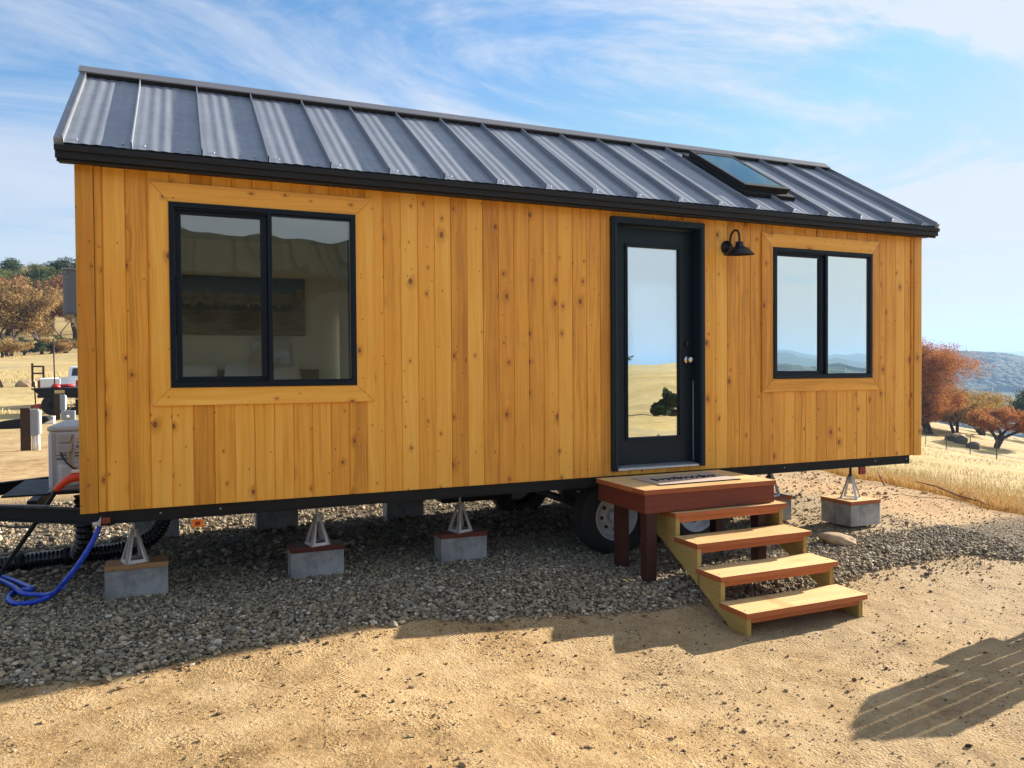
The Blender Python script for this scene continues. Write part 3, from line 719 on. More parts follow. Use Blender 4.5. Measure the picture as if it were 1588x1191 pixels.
# screen-tinted inner sheet behind the sliding half of the bedroom window
# door
dt = MB(); X0, X1, Z0, Z1 = 3.868, 4.802, .705, 2.822; t = .050
dt.box(X0, X0+t, -.045, .0, Z0, Z1-t); dt.box(X1-t, X1, -.045, .0, Z0, Z1-t); dt.box(X0, X1, -.045, .0, Z1-t, Z1)
dt.box(X0+.018, X0+t-.010, -.052, -.045, Z0, Z1-t+.012); dt.box(X1-t+.010, X1-.018, -.052, -.045, Z0, Z1-t+.012); dt.box(X0+.019, X1-.019, -.052, -.0451, Z1-t+.013, Z1-.018)
dt.box(X0+t-.012, X0+t-.001, .001, .14, Z0+.03, Z1-t); dt.box(X1-t+.001, X1-t+.012, .001, .14, Z0+.03, Z1-t); dt.box(X0+t, X1-t, .001, .14, Z1-t+.0, Z1-t+.012)
dfr = dt.build('door_frame', W['doortrim'], house, bevel=.003)
sx0, sx1, sz0, sz1 = 3.922, 4.748, .742, 2.766; gx0, gx1, gz0, gz1 = 4.083, 4.602, .972, 2.597; yd = .072
s = MB(); s.box(sx0, gx0, yd, yd+.044, sz0, sz1); s.box(gx1, sx1, yd, yd+.044, sz0, sz1); s.box(gx0, gx1, yd, yd+.044, sz0, gz0); s.box(gx0, gx1, yd, yd+.044, gz1, sz1)
door = s.build('door', W['door'], house)
s = MB()
for e, yy, q in ((.030, yd-.010, .014), (.018, yd-.016, .014)):
    s.box(gx0-e, gx1+e, yy, yd-.0005, gz1+e-q, gz1+e); s.box(gx0-e, gx1+e, yy, yd-.0005, gz0-e, gz0-e+q)
    s.box(gx0-e, gx0-e+q, yy, yd-.0006, gz0-e+q, gz1+e-q); s.box(gx1+e-q, gx1+e, yy, yd-.0006, gz0-e+q, gz1+e-q)
s.build('glazing_bead', W['door'], door, bevel=.002)
MB().box(gx0, gx1, yd+.010, yd+.018, gz0, gz1).build('pane', W['glass_door'], door)
kn = MB(); kc = (4.690, yd, 1.635)
kn.lathe([(0, 0), (.031, 0), (.033, .004), (.028, .010), (.012, .014), (.011, .035), (.020, .042), (.027, .052), (.027, .062), (.020, .070), (0, .072)], kc, (0, -1, 0), 28)
kn.build('door_knob', W['nickel'], door)
kn = MB(); kn.lathe([(0, 0), (.028, 0), (.030, .004), (.026, .014), (.018, .02), (0, .021)], (4.690, yd, 1.775), (0, -1, 0), 24); kn.build('deadbolt', W['lampblack'], door)
th = MB(); th.prism([(-.028, .706), (.10, .706), (.10, .738), (-.012, .728), (-.028, .720)], 0, 3.922, 4.75); th.build('threshold', W['alu'], dfr, bevel=.002)
ws = MB().box(4.7485, 4.7505, .06, .064, .75, 1.45); ws.build('weather_strip', W['white_pvc'], dfr)
# under-eave line
fs = MB(); fs.box(-.10, L+.085, -.150, -.128, 2.868, EZ-.026); fs.box(-.095, L+.08, -.128, .0, 2.868, 2.884); fs.box(-.103, L+.088, -.166, -.150, EZ-.055, EZ-.020)
fs.box(-.095, L+.08, -.128, -.11, 2.852, 2.868)
fs.build('eave_fascia', W['fascia'], house, bevel=.004)
fs = MB(); yb = 2*YR-EY; fs.box(-.10, L+.085, yb-.022, yb, 2.868, EZ-.026); fs.box(-.095, L+.08, D, yb-.022, 2.868, 2.884); fs.build('eave_fascia', W['fascia'], house, bevel=.004)
# roof: pans with shallow striations and standing seams
RX0, RX1 = -.105, L+.090
slope = (ZR-EZ)/(YR-EY); sl_len = math.hypot(ZR-EZ, YR-EY); nrm = Vector((0, -slope, 1)).normalized()
ribs = [.32+.4125*k for k in range(18)]
def roof_panel(front):
    prof = []; edges = [RX0+.045]+ribs+[RX1-.03]
    for a, b in zip(edges[:-1], edges[1:]):
        n = max(6, int((b-a)/.0082))
        for i in range(n+1):
            x = a+.004+(b-a-.008)*i/n; u = (x-a)/.4125
            hgt = .0042*(0.5-0.5*math.cos(2*math.pi*u*5.5))*math.sin(math.pi*min(1, max(0, (x-a)/(b-a))))**.5
            prof.append((x, hgt))
        if b in ribs: prof += [(b-.0035, .001), (b-.0034, .040), (b+.0034, .040), (b+.0035, .001)]
    V = []; rows = 14
    rr_ = random.Random(4)
    for j in range(rows+1):
        t = j/rows
        for x, hh in prof:
            y = EY+(YR-EY)*t; z = EZ+(ZR-EZ)*t
            wv = .0016*math.sin(t*9+x*6.1)*math.sin(x*15.2+t*2) if hh < .03 else 0
            if j == 0 and hh < .03: hh = hh-.002
            p = Vector((x, y, z))+nrm*(hh+wv); V.append((p.x, p.y if front else 2*YR-p.y, p.z))
    n = len(prof); F = []
    for j in range(rows):
        for i in range(n-1):
            q = (j*n+i, j*n+i+1, (j+1)*n+i+1, (j+1)*n+i); F.append(q if front else q[::-1])
    o = npmesh('roof_panel', V, F, W['roof'], house, smooth=True)
    for p in []: pass
    es = o.modifiers.new('split', 'EDGE_SPLIT'); es.split_angle = rad(28)
    return o
roofp = roof_panel(True); roof_panel(False)
def on_roof(x, t, h): return Vector((x, EY+(YR-EY)*t, EZ+(ZR-EZ)*t))+nrm*h
# roof deck thickness, rake trims, ridge cap
m = MB(); m.prism([(EY+.01, EZ-.025), (EY+.01, EZ-.004), (YR, ZR-.006), (2*YR-EY-.01, EZ-.004), (2*YR-EY-.01, EZ-.025), (YR, ZR-.06)], 0, RX0+.02, RX1-.02)
m.build('roof_deck', W['fascia'], house)
for a, b in ((RX0, RX0+.052), (RX1-.052, RX1)):
    m = MB()
    for sg in (1, -1):
        q = lambda p: (p.x, p.y if sg > 0 else 2*YR-p.y, p.z)
        P0, P1 = (a, b)
        vs = [q(on_roof(P0, 0, .022)), q(on_roof(P1, 0, .022)), q(on_roof(P1, 1, .022)), q(on_roof(P0, 1, .022)),
              q(on_roof(P0, 0, -.055)), q(on_roof(P1, 0, -.055)), q(on_roof(P1, 1, -.055)), q(on_roof(P0, 1, -.055))]
        m.add(vs, [(0, 1, 2, 3), (7, 6, 5, 4), (0, 4, 5, 1), (1, 5, 6, 2), (2, 6, 7, 3), (3, 7, 4, 0)])
    m.build('rake_trim', W['roof'], house)
    xi = b-.006 if a < 0 else a+.006
    m = MB()
    for sg in (1,):
        vs = [on_roof(xi-.004, -.0, .038), on_roof(xi+.004, -.0, .038), on_roof(xi+.004, 1, .038), on_roof(xi-.004, 1, .038), on_roof(xi-.004, 0, .0), on_roof(xi+.004, 0, .0), on_roof(xi+.004, 1, .0), on_roof(xi-.004, 1, .0)]
        m.add(vs, [(0, 1, 2, 3), (7, 6, 5, 4), (0, 4, 5, 1), (1, 5, 6, 2), (2, 6, 7, 3), (3, 7, 4, 0)])
    m.build('rake_seam', W['gray_flash'], house)
m = MB(); wd = .11
for sg in (1, -1):
    q = lambda p: (p.x, p.y if sg > 0 else 2*YR-p.y, p.z)
    t0 = 1-wd/sl_len
    A = [q(on_roof(RX0-.004, t0, .046)), q(on_roof(RX1+.004-.04, t0, .046)), q(on_roof(RX1+.004-.04, 1, .060)), q(on_roof(RX0-.004, 1, .060)),
         q(on_roof(RX0-.004, t0, .036)), q(on_roof(RX1+.004-.04, t0, .036))]
    m.add(A, [(0, 1, 2, 3), (4, 5, 1, 0)])
m.build('ridge_cap', W['gray_flash'], house)
m = MB(); t1 = 1-(wd-.006)/sl_len
m.add([on_roof(RX0+.05, t1, -.004), on_roof(RX1-.055, t1, -.004), on_roof(RX1-.055, t1, .044), on_roof(RX0+.05, t1, .044)], [(0, 1, 2, 3)])
m.build('ridge_gap_shade', W['fascia'], house)  # black strip painted in for the shaded gap under the cap
m = MB()
for i, a in enumerate([RX0+.045]+ribs):
    for dx in (.07, .33):
        if a+dx > RX1-.06: continue
        p = on_roof(a+dx, .035, .004); m.lathe([(0, .0), (.009, 0), (.009, .003), (.005, .006), (0, .006)], p, nrm, 8)
m.split('roof_screw', W['zinc'], house)
# skylight
def roof_box(m, x0, x1, t0, t1, h0, h1, mi=0, inset=0.0):
    vs = [on_roof(x0, t0, h0), on_roof(x1, t0, h0), on_roof(x1, t1, h0), on_roof(x0, t1, h0),
          on_roof(x0+inset, t0, h1), on_roof(x1-inset, t0, h1), on_roof(x1-inset, t1, h1), on_roof(x0+inset, t1, h1)]
    m.add(vs, [(3, 2, 1, 0), (4, 5, 6, 7), (0, 1, 5, 4), (1, 2, 6, 5), (2, 3, 7, 6), (3, 0, 4, 7)], m=mi)
m = MB(); T0, T1 = .235, .80; S0, S1 = 5.41, 5.93
roof_box(m, S0-.045, S1+.045, T0-.045, T1+.03, .0, .041); roof_box(m, S0, S1, T0, T1, .041, .076)
roof_box(m, S0-.008, S1+.008, T0-.006, T0+.03, .076, .092); roof_box(m, S0-.008, S1+.008, T1-.03, T1+.006, .076, .092)
roof_box(m, S0-.008, S0+.022, T0+.03, T1-.03, .076, .092); roof_box(m, S1-.022, S1+.008, T0+.03, T1-.03, .076, .092)
skl = m.build('skylight', W['black'], house)
m = MB(); roof_box(m, S0+.022, S1-.022, T0+.03, T1-.03, .077, .088); m.build('pane', W['glass_sky'], skl)
# chassis
m = MB()
m.box(.10, 7.385, .022, .072, .582, .664); m.box(.10, 7.385, .010, .082, .658, .666); m.box(.10, 7.385, .010, .082, .580, .586)
m.box(.10, 7.385, D-.082, D-.022, .582, .664)
for x in np.arange(.35, 7.4, .61): m.box(x, x+.05, .072, D-.072, .60, .655)
m.box(.10, 7.385, .08, D-.08, .6645, .6685)
m.box(.10, .16, .02, D-.02, .575, .664); m.box(7.33, 7.385, .02, D-.02, .575, .664)
ch = m.build('chassis', W['black'], house)
m = MB()
for x in (5.74, 6.9, 7.33, .82, .45): m.lathe([(0, 0), (.007, 0), (.006, .004), (0, .005)], (x, .0095, .628), (0, -1, 0), 8)
m.split('bolt', W['zinc'], ch)
m = MB(); HX, HY = -1.75, 1.33
for y0 in (.06, D-.06):
    s = 1 if y0 < 1 else -1
    m.bar((.16, y0+.02*s, .655), (HX+.25, HY-.06*s, .655), .06, .012); m.bar((.16, y0+.02*s, .565), (HX+.25, HY-.06*s, .565), .06, .012)
    m.bar((.16, y0+.02*s, .61), (HX+.25, HY-.06*s, .61), .012, .10)
m.box(-.42, -.36, .72, 1.95, .575, .66); m.box(-.62, .02, .98, 1.9, .656, .670)
m.box(HX-.1, HX+.35, HY-.045, HY+.045, .60, .68)
m.build('drawbar', W['black'], ch, bevel=.003)
m = MB(); m.bar((-.18, .36, .668), (-1.2, .94, .668), .010, .008); m.build('drawbar_edge', W['gray_flash'], ch)
m = MB(); m.box(.637, .712, .004, .016, .515, .568); ml = m.build('marker_light', W['amber'], house, bevel=.004, label='orange marker light')
m = MB(); m.box(.660, .690, .0, .0045, .530, .553); m.build('reflector', W['redlens'], ml)
m = MB(); m.box(6.69, 6.77, .008, .030, .505, .578); m.build('marker_light', W['redlens'], house, bevel=.004, label='red marker light')
# axle assembly: wheels, fender, springs
def wheel(x, y, z, sg):
    ch = house
    m = MB(); R_ = .345
    prof = [(.205, -.10), (.235, -.105), (.29, -.108), (.325, -.098), (.340, -.080), (R_, -.05), (R_-.004, -.047), (R_-.004, -.041), (R_, -.038), (R_, .038), (R_-.004, .041), (R_-.004, .047), (R_, .05), (.340, .080), (.325, .098), (.29, .108), (.235, .105), (.205, .10)]
    m.lathe(prof, (x, y, z), (0, sg, 0), 56); w = m.build('wheel', W['tire'], ch)
    r = MB()
    r.lathe([(.212, .098), (.206, .104), (.198, .098), (.192, .070), (.182, .062), (.178, .030), (.160, .020), (.135, .030), (.105, .046), (.085, .050), (.060, .044), (.052, .040), (.050, .030)], (x, y, z), (0, sg, 0), 48)
    r.lathe([(.050, .03), (.050, .075), (.042, .088), (0, .092)], (x, y, z), (0, sg, 0), 24)
    rm = r.build('rim', W['rimw'], w)
    h2 = MB()
    for k in range(8):
        a = 2*math.pi*k/8+.1; h2.lathe([(0, .044), (.0165, .044), (.0165, .0475), (0, .0475)], (x+.118*math.cos(a), y, z+.118*math.sin(a)), (0, sg, 0), 12)
    h2.split('rim_slot', W['black'], w)
    n_ = MB()
    for k in range(6):
        a = 2*math.pi*k/6; n_.lathe([(0, .05), (.009, .05), (.008, .068), (0, .07)], (x+.072*math.cos(a), y, z+.072*math.sin(a)), (0, sg, 0), 6, smooth=False)
    n_.split('lug_nut', W['zinc'], w)
for wx in (4.055, 4.905):
    wheel(wx, .315, .272, -1); wheel(wx, D-.315, .272, 1)
m = MB()
for wx in (4.055, 4.905): m.tube([(wx, .30, .27), (wx, D-.30, .27)], .038, 10)
m.split('axle', W['black'], ch)
m = MB()
for y in (.46, D-.46):
    for wx in (4.055, 4.905):
        for i in range(4):
            ln = .36-.07*i; m.tube([(wx-ln, y, .40-.014*i), (wx-ln*.5, y, .345-.014*i), (wx, y, .325-.014*i), (wx+ln*.5, y, .345-.014*i), (wx+ln, y, .40-.014*i)], .008, 6)
    for x in (3.68, 4.48, 5.28): m.box(x-.03, x+.03, y-.03, y+.03, .39, .60)
m.split('leaf_spring', W['black'], ch)
m = MB(); m.box(3.60, 5.36, .34, .38, .50, .60); m.box(2.75, 3.45, 1.1, 1.7, .34, .60); m.box(0.45, 1.25, 1.2, 1.9, .40, .60)
m.split('tank_cover', W['black'], ch, bevel=.02)
# barn lamp
m = MB(); lc = Vector((5.070, 0, 2.632))
m.lathe([(0, 0), (.062, 0), (.064, .006), (.058, .016), (.030, .022), (.026, .032), (0, .034)], lc-Vector((0, .0005, 0)), (0, -1, 0), 32)
m.tube([lc+Vector((0, -.03, .01)), lc+Vector((0, -.045, .03)), lc+Vector((0, -.052, .075)), lc+Vector((0, -.062, .105)), lc+Vector((0, -.085, .128)), lc+Vector((0, -.115, .138)), lc+Vector((0, -.146, .128)), lc+Vector((0, -.166, .100)), lc+Vector((0, -.172, .060)), lc+Vector((0, -.172, .01))], .0095, 12)
m.lathe([(0, .0), (.018, 0), (.020, .012), (.026, .014), (.026, .020), (.018, .022), (0, .024)], lc+Vector((0, -.172, .030)), (0, 0, -1), 24)
lamp = m.build('wall_lamp', W['lampblack'], house, label='black gooseneck barn lamp beside the door')
sc = lc+Vector((.0, -.172, .028))
m = MB(); tilt = Vector((.03, .06, -1))
m.lathe([(.010, -.004), (.030, .0), (.034, .004), (.034, .030), (.040, .034), (.041, .040), (.060, .050), (.100, .085), (.128, .112), (.131, .114), (.130, .110), (.098, .080), (.058, .048), (0, .04)], sc, tilt, 40)
m.build('lamp_shade', W['lampblack'], lamp)
m = MB().lathe([(0, .04), (.014, .045), (.02, .06), (.018, .075), (0, .08)], sc, tilt, 16); m.build('bulb', W['white'], lamp)
# utility cabinet on the end wall
m = MB(); m.box(-.285, .012, 1.60, 2.05, 2.03, 2.40); cab = m.build('utility_cabinet', W['gbox'], house, bevel=.006)
m = MB(); m.box(-.268, .0, 1.588, 1.601, 2.045, 2.352); m.build('cover', W['gbox'], cab, bevel=.004)
m = MB(); m.box(-.292, .012, 1.585, 2.06, 2.395, 2.408); m.build('drip_cap', W['lgbox'], cab, bevel=.002)
m = MB(); m.lathe([(0, 0), (.007, 0), (.006, .004), (0, .005)], (-.262, 1.60, 2.375), (0, -1, 0), 10); m.lathe([(0, 0), (.005, 0), (.004, .003), (0, .004)], (-.255, 1.588, 2.335), (0, -1, 0), 10); m.split('screw', W['alu'], cab)
m = MB(); m.prism([(-.222, 2.03), (.0, 2.03), (.0, 1.80), (-.165, 1.80)], 1, 1.66, 1.95); m.build('conduit_shroud', W['lgbox'], cab, bevel=.004)

# ------------------------------------------------------------------ inside the bedroom
bed = empty('bed', (1.0, 2.1, .757)); tag(bed, 'bed with a dark wooden headboard seen through the large left window', 'bed')
MB().box(-.85, .86, -1.3, .35, .0, .42).build('mattress', W['linen'], bed, bevel=.05)
MB().box(-.88, .88, .36, .41, .0, .82).build('headboard', W['bed_wood'], bed, bevel=.006)
def pillow(x, y, z, lab, rz=0):
    m = MB(); nu, nv = 18, 12; vs = []
    for s_ in (1, -1):
        for j in range(nv+1):
            for i in range(nu+1):
                u, v = i/nu*2-1, j/nv*2-1
                b = max(0, (1-abs(u)**2.6))**.5*max(0, (1-abs(v)**2.6))**.5
                vs.append((u*.36*(1-.05*v*v), -s_*b*.085, v*.23*(1-.08*u*u)))
    n = (nu+1)*(nv+1); fs = []
    for s_ in range(2):
        for j in range(nv):
            for i in range(nu):
                a = s_*n+j*(nu+1)+i; q = (a, a+1, a+nu+2, a+nu+1); fs.append(q if s_ == 0 else q[::-1])
    m.add(vs, fs, True); o = m.build('pillow', W['linen'], None, loc=(x, y, z), rot=(rad(-14), 0, rz)); tag(o, lab, 'pillow', 'pillows on the bed'); return o
pillow(.55, 2.32, 1.42, 'pale pillow leaning on the headboard at the left end of the bed', .03); pillow(1.32, 2.31, 1.42, 'pale pillow leaning on the headboard nearer the white curtain', -.05)
def picture_mat():
    k = MT('dim_landscape_print', .5, 0, .3); o = k.tc(); x, y, z = k.xyz(o)
    ridge = k.math('ADD', k.math('MULTIPLY', k.noise(k.comb(k.math('MULTIPLY', x, 2.2), 0.0, 0.0), 1.0, 5, .55), .42), -.08)
    f = k.math('GREATER_THAN', z, ridge); n = k.noise(k.map(o, (3, 1, 7)), 3, 5, .6)
    skyc = k.mix(k.rng(z, 0, .3), (.10, .20, .30), (.03, .09, .20)); mt = k.ramp(n, [(.35, (.10, .09, .08)), (.65, (.34, .27, .21))])
    tr = k.math('GREATER_THAN', k.math('ADD', k.math('MULTIPLY', k.noise(k.comb(k.math('MULTIPLY', x, 12), 0.0, 3.0), 1.0, 3, .7), .22), -.10), z)
    c = k.mix(f, mt, skyc); c = k.mix(tr, c, (.03, .035, .02)); lowm = k.rng(z, -.03, -.06)
    c = k.mix(lowm, c, k.ramp(k.noise(k.map(o, (2, 1, 14)), 2, 4, .6), [(.35, (.05, .035, .02)), (.6, (.20, .12, .04)), (.75, (.10, .10, .13))])); k.color(c); return k.m
pic = MB().box(-.70, .70, -.015, .015, -.29, .29).build('wall_picture', picture_mat(), None, bevel=.004, loc=(1.06, D-.118, 2.21)); tag(pic, 'wide dim landscape print hanging above the bed', 'picture')

# ------------------------------------------------------------------ porch platform and steps
PX0, PX1, PYF, PYB, PZ = 3.7115, 4.9536, -.751, -.03, .660
porch = empty('porch_platform', (PX0, PYB, -.05)); tag(porch, 'dark red stained wooden platform with pale deck boards below the door', 'platform')
ox, oy, oz = PX0, PYB, -.05
def lb(m, x0, x1, y0, y1, z0, z1, mi=0): m.box(x0-ox, x1-ox, y0-oy, y1-oy, z0-oz, z1-oz, mi)
def two_tone(o_, top, side):      # paler material on top faces, redder one on all other faces
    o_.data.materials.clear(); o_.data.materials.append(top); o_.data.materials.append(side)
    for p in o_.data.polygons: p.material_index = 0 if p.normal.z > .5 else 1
m = MB()
ys_ = [PYB, PYB-.19, PYB-.38, PYB-.552, PYF]
for a, b in zip(ys_[:-1], ys_[1:]):
    d_ = MB(); lb(d_, PX0, PX1, b+.0015, a-.0015, PZ-.038, PZ); o_ = d_.build('deck_board', W['tread'], porch, bevel=.003); two_tone(o_, W['tread'], W['tread_edge'])
for (a, b, c_, d_) in ((PX0+.012, PX1-.012, PYF+.012, PYF+.050), (PX0+.012, PX1-.012, PYB-.05, PYB-.012)):
    m = MB(); lb(m, a, b, c_, d_, PZ-.178, PZ-.0385); m.build('rim_joist', W['rim'], porch, bevel=.003)
for a, b in ((PX0+.012, PX0+.050), (PX1-.050, PX1-.012)):
    m = MB(); lb(m, a, b, PYF+.051, PYB-.051, PZ-.178, PZ-.0385); m.build('rim_joist', W['rim'], porch, bevel=.003)
for px_, py_ in ((PX0+.052, PYF+.052), (PX1-.141, PYF+.052), (PX0+.052, PYB-.28), (PX1-.141, PYB-.141)):
    m = MB(); lb(m, px_, px_+.089, py_, py_+.089, -.22, PZ-.040); m.build('post', W['post'], porch, bevel=.004)
SX0, SX1 = 3.958, 5.030
steps = empty('entry_steps', (SX0, -1.576, -.22)); tag(steps, 'open wooden stairs of four redwood treads on greenish treated stringers', 'stairs')
ox, oy, oz = SX0, -1.576, -.22
TR = [(-.789, .476), (-1.049, .301), (-1.3115, .1265), (-1.576, -.048)]
for yf, z in TR:
    m = MB(); lb(m, SX0, SX1, yf, yf+.286, z-.038, z); o_ = m.build('tread', W['tread'], steps, bevel=.003); two_tone(o_, W['tread'], W['tread_edge'])
    m = MB()
    for xx in (SX0+.04, SX1-.04):
        for yy in (yf+.07, yf+.20): m.lathe([(0, 0), (.0045, 0), (.0045, .0012), (0, .0014)], (xx-ox, yy-oy, z-oz), (0, 0, 1), 8)
    m.split('screw', W['steelpost'], steps)
    m = MB(); lb(m, SX0+.060, SX1-.060, yf+.028, yf+.066, z-.078, z-.0385); m.build('cleat', W['tread_edge'], steps, bevel=.003)
for a in (SX0+.020, SX1-.058):
    poly = []
    for yf, z in TR:
        poly += [(yf+.286+(.0 if yf == TR[0][0] else -.022), z-.0385), (yf+.027, z-.0385)]
    poly = [(-.512+.0, .4375)]+[(TR[0][0]+.027, .4375)]
    for i in range(1, 4):
        zt = TR[i][1]-.0385; poly += [(TR[i-1][0]+.027, zt), (TR[i][0]+.027, zt)]
    poly += [(TR[3][0]+.027, -.225), (TR[3][0]+.16, -.222), (TR[3][0]+.30, -.135), (-.512, .275)]
    m = MB(); m.prism([(y_-oy, z_-oz) for y_, z_ in poly], 0, a-ox, a+.038-ox); m.build('stringer', W['treated'], steps, bevel=.002)
# doormat
dm = MB().box(-.385, .385, -.21, .21, 0, .010).build('doormat', W['mat'], None, bevel=.003, loc=(4.33, -.40, PZ+.0005)); tag(dm, 'tan coir doormat with black script lettering on the platform', 'doormat')
m = MB(); rr = random.Random(5); x_ = -.30
pts = []
for i in range(95):
    t_ = i/94; a = t_*2*math.pi*11; env = .026+.022*abs(math.sin(t_*17+1))
    pts.append((-.30+.60*t_+.016*math.sin(a+1.2), .0+env*math.cos(a), .0112))
m.tube(pts, [.0032+.0045*abs(math.sin(i*.41)) for i in range(95)], 5)
for xx_, zz_ in ((-.30, .06), (-.08, .07), (.17, .07)): m.tube([(xx_, -.03, .0112), (xx_+.01, zz_, .0112), (xx_+.03, zz_+.02, .0112)], .006, 5)
m.build('lettering', W['ink'], dm)
m = MB(); m.box(-.383, .383, -.2125, -.2095, .0005, .0085); m.build('mat_edge', W['ink'], dm)

# ------------------------------------------------------------------ blocks, caps and stands
def place(o_, lab, cat, grp=None): return tag(o_, lab, cat, grp)
def block(loc, lab, w=.395, d=.19, h=.194, rz=0.0, grp='concrete blocks under the house'):
    m = MB(); m.box(-w/2, w/2, -d/2, d/2, -.02, h)
    o_ = m.build('concrete_block', W['concrete'], None, bevel=.005, loc=loc, rot=(0, 0, rz)); return tag(o_, lab, 'block', grp)
def cap(loc, lab, mt, w=.402, d=.196, rz=0.0):
    m = MB().box(-w/2, w/2, -d/2, d/2, 0, .036); o_ = m.build('wooden_cap', mt, None, bevel=.003, loc=loc, rot=(0, 0, rz)); return tag(o_, lab, 'wood board', 'boards capping the blocks')
def jack(loc, lab, top, rz=0.0, mt=None, w=.076, hgt=.225):
    e = empty('stabilizer_stand', loc, rz); tag(e, lab, 'jack stand', 'stabiliser stands under the house')
    m = MB(); b, t = w, .020; th = .014
    for k in range(4):
        a = k*math.pi/2; ca, sa = math.cos(a), math.sin(a)
        def Rt(p): return (p[0]*ca-p[1]*sa, p[0]*sa+p[1]*ca, p[2])
        def face(u0, z0, u1, z1, u2, z2, u3, z3):     # quad piece on the sloping face, thickness th
            vs = []
            for off in (0, th):
                for u, z in ((u0, z0), (u1, z1), (u2, z2), (u3, z3)):
                    yy = -(b+(t-b)*z/hgt)+off; vs.append(Rt((u, yy, z)))
            m.add(vs, [(0, 1, 2, 3), (7, 6, 5, 4), (0, 4, 5, 1), (1, 5, 6, 2), (2, 6, 7, 3), (3, 7, 4, 0)])
        face(-b, 0, -b+.030, 0, -t+.016, hgt, -t, hgt); face(b-.030, 0, b, 0, t, hgt, t-.016, hgt)
        face(-b+.022, 0, b-.022, 0, b-.034, .022, -b+.034, .022)
        face(-t-.004, hgt-.045, t+.004, hgt-.045, t, hgt, -t, hgt)
        m.add([Rt(p) for p in ((-b-.004, -b-.004, -.002), (-b+.03, -b-.004, -.002), (-b+.026, -b+.026, .010), (-b-.004, -b+.03, -.002))], [(0, 1, 2, 3)])
    m.box(-t, t, -t, t, hgt-.006, hgt+.004)
    m.build('stand', mt or W['cast'], e)
    m = MB(); m.tube([(0, 0, hgt-.12), (0, 0, top)], .0085, 10); zz_ = top
    for i in range(14): m.lathe([(.0085, 0), (.0105, .002), (.0085, .004)], (0, 0, hgt+.006+i*.007), (0, 0, 1), 10) if hgt+.006+i*.007 < top-.004 else None
    m.lathe([(0, top-.012), (.016, top-.012), (.018, top-.004), (.018, top), (0, top)], (0, 0, 0), (0, 0, 1), 10)
    m.build('screw', W['zinc'], e); return e
bx = [.087+.1975, 1.319+.1975, 2.495+.1975]; by = .347+.095
blabs = [('gray concrete block nearest the blue hose', 'honey toned board on the block nearest the blue hose', 'pale cast stand nearest the blue hose'),
         ('gray concrete block second from the hose end', 'dark red board on the second block from the hose end', 'pale cast stand second from the hose end'),
         ('gray concrete block left of the trailer wheels', 'dark red board on the block left of the trailer wheels', 'pale cast stand left of the trailer wheels')]
capm = [wood('amber_cap_board', (.20, .10, .04), (.36, .19, .08), (.50, .28, .13), 0, knots=True, rough=.6), W['rim'], W['rim']]
for i, x in enumerate(bx):
    z0 = float(ground_z(x, by)); zt = .194 if i != 2 else .192
    block((x, by, 0), blabs[i][0], rz=(.0, .0, .0)[i], h=zt); cap((x+(.0, .004, .0)[i], by-.002, zt+.0005), blabs[i][1], capm[i], rz=(.0, .006, -.01)[i])
    jack((x-(.015, -.012, .005)[i], by-.01, zt+.037), blabs[i][2], .583-zt-.037, rz=(.28, .22, .30)[i])
# double block at the far right end
cx, cy = 6.835, .26
block((cx, cy-.0975, 0), 'gray concrete block at the far right end, front one of the pair', rz=-.0); block((cx, cy+.100, 0), 'gray concrete block at the far right end, rear one of the pair')
cap((cx, cy, .1945), 'reddish board bridging the pair of blocks at the far right end', W['tread_edge'], .402, .395)
two_tone(bpy.data.objects[[o_.name for o_ in COL.objects if o_.name.startswith('wooden_cap')][-1]], W['tread'], W['tread_edge'])
e = empty('jack_stand', (cx-.02, cy-.02, .231), .5); tag(e, 'tall steel tripod jack on the pair of blocks at the far right end', 'jack stand')
m = MB()
for k in range(4):
    a = math.pi/4+k*math.pi/2; m.bar((.022*math.cos(a), .022*math.sin(a), .22), (.105*math.cos(a), .105*math.sin(a), .004), .022, .006, up=(math.cos(a), math.sin(a), 0))
    a2 = a+math.pi/2; m.bar((.105*math.cos(a), .105*math.sin(a), .006), (.105*math.cos(a2), .105*math.sin(a2), .006), .022, .005)
m.lathe([(0, .15), (.026, .15), (.026, .235), (.016, .24), (0, .24)], (0, 0, 0), (0, 0, 1), 14); m.build('stand', W['zinc'], e)
m = MB(); m.tube([(0, 0, .2), (0, 0, .35)], .012, 10); m.build('screw', W['black'], e)
# block behind the steps and stands at the rear
block((6.19, .70, 0), 'gray concrete block with a reddish board seen just right of the platform', grp='concrete blocks under the house')
cap((6.19, .70, .1945), 'reddish board on the block just right of the platform', W['tread_edge'])
jack((6.19, .70, .231), 'stand on the block behind the entry steps', .583-.231, rz=.2)
for x, l_ in ((1.44, 'left'), (2.74, 'right')):
    m = MB(); m.box(-.2, .2, -.10, .10, -.02, .39); o_ = m.build('concrete_block', W['concrete'], None, bevel=.005, loc=(x, 2.42, 0)); tag(o_, f'tall shaded concrete pier under the rear rail, {l_} one of the two', 'block', 'concrete blocks under the house')
    jack((x, 2.42, .391), f'shaded stand on the {l_} rear concrete pier', .583-.391, rz=.2, hgt=.15)
block((6.83, 2.42, 0), 'gray concrete block under the rear right corner'); jack((6.83, 2.42, .195), 'stand under the rear right corner', .583-.195)
block((.35, 2.45, 0), 'gray concrete block under the rear left corner'); jack((.35, 2.45, .195), 'stand under the rear left corner', .583-.195)

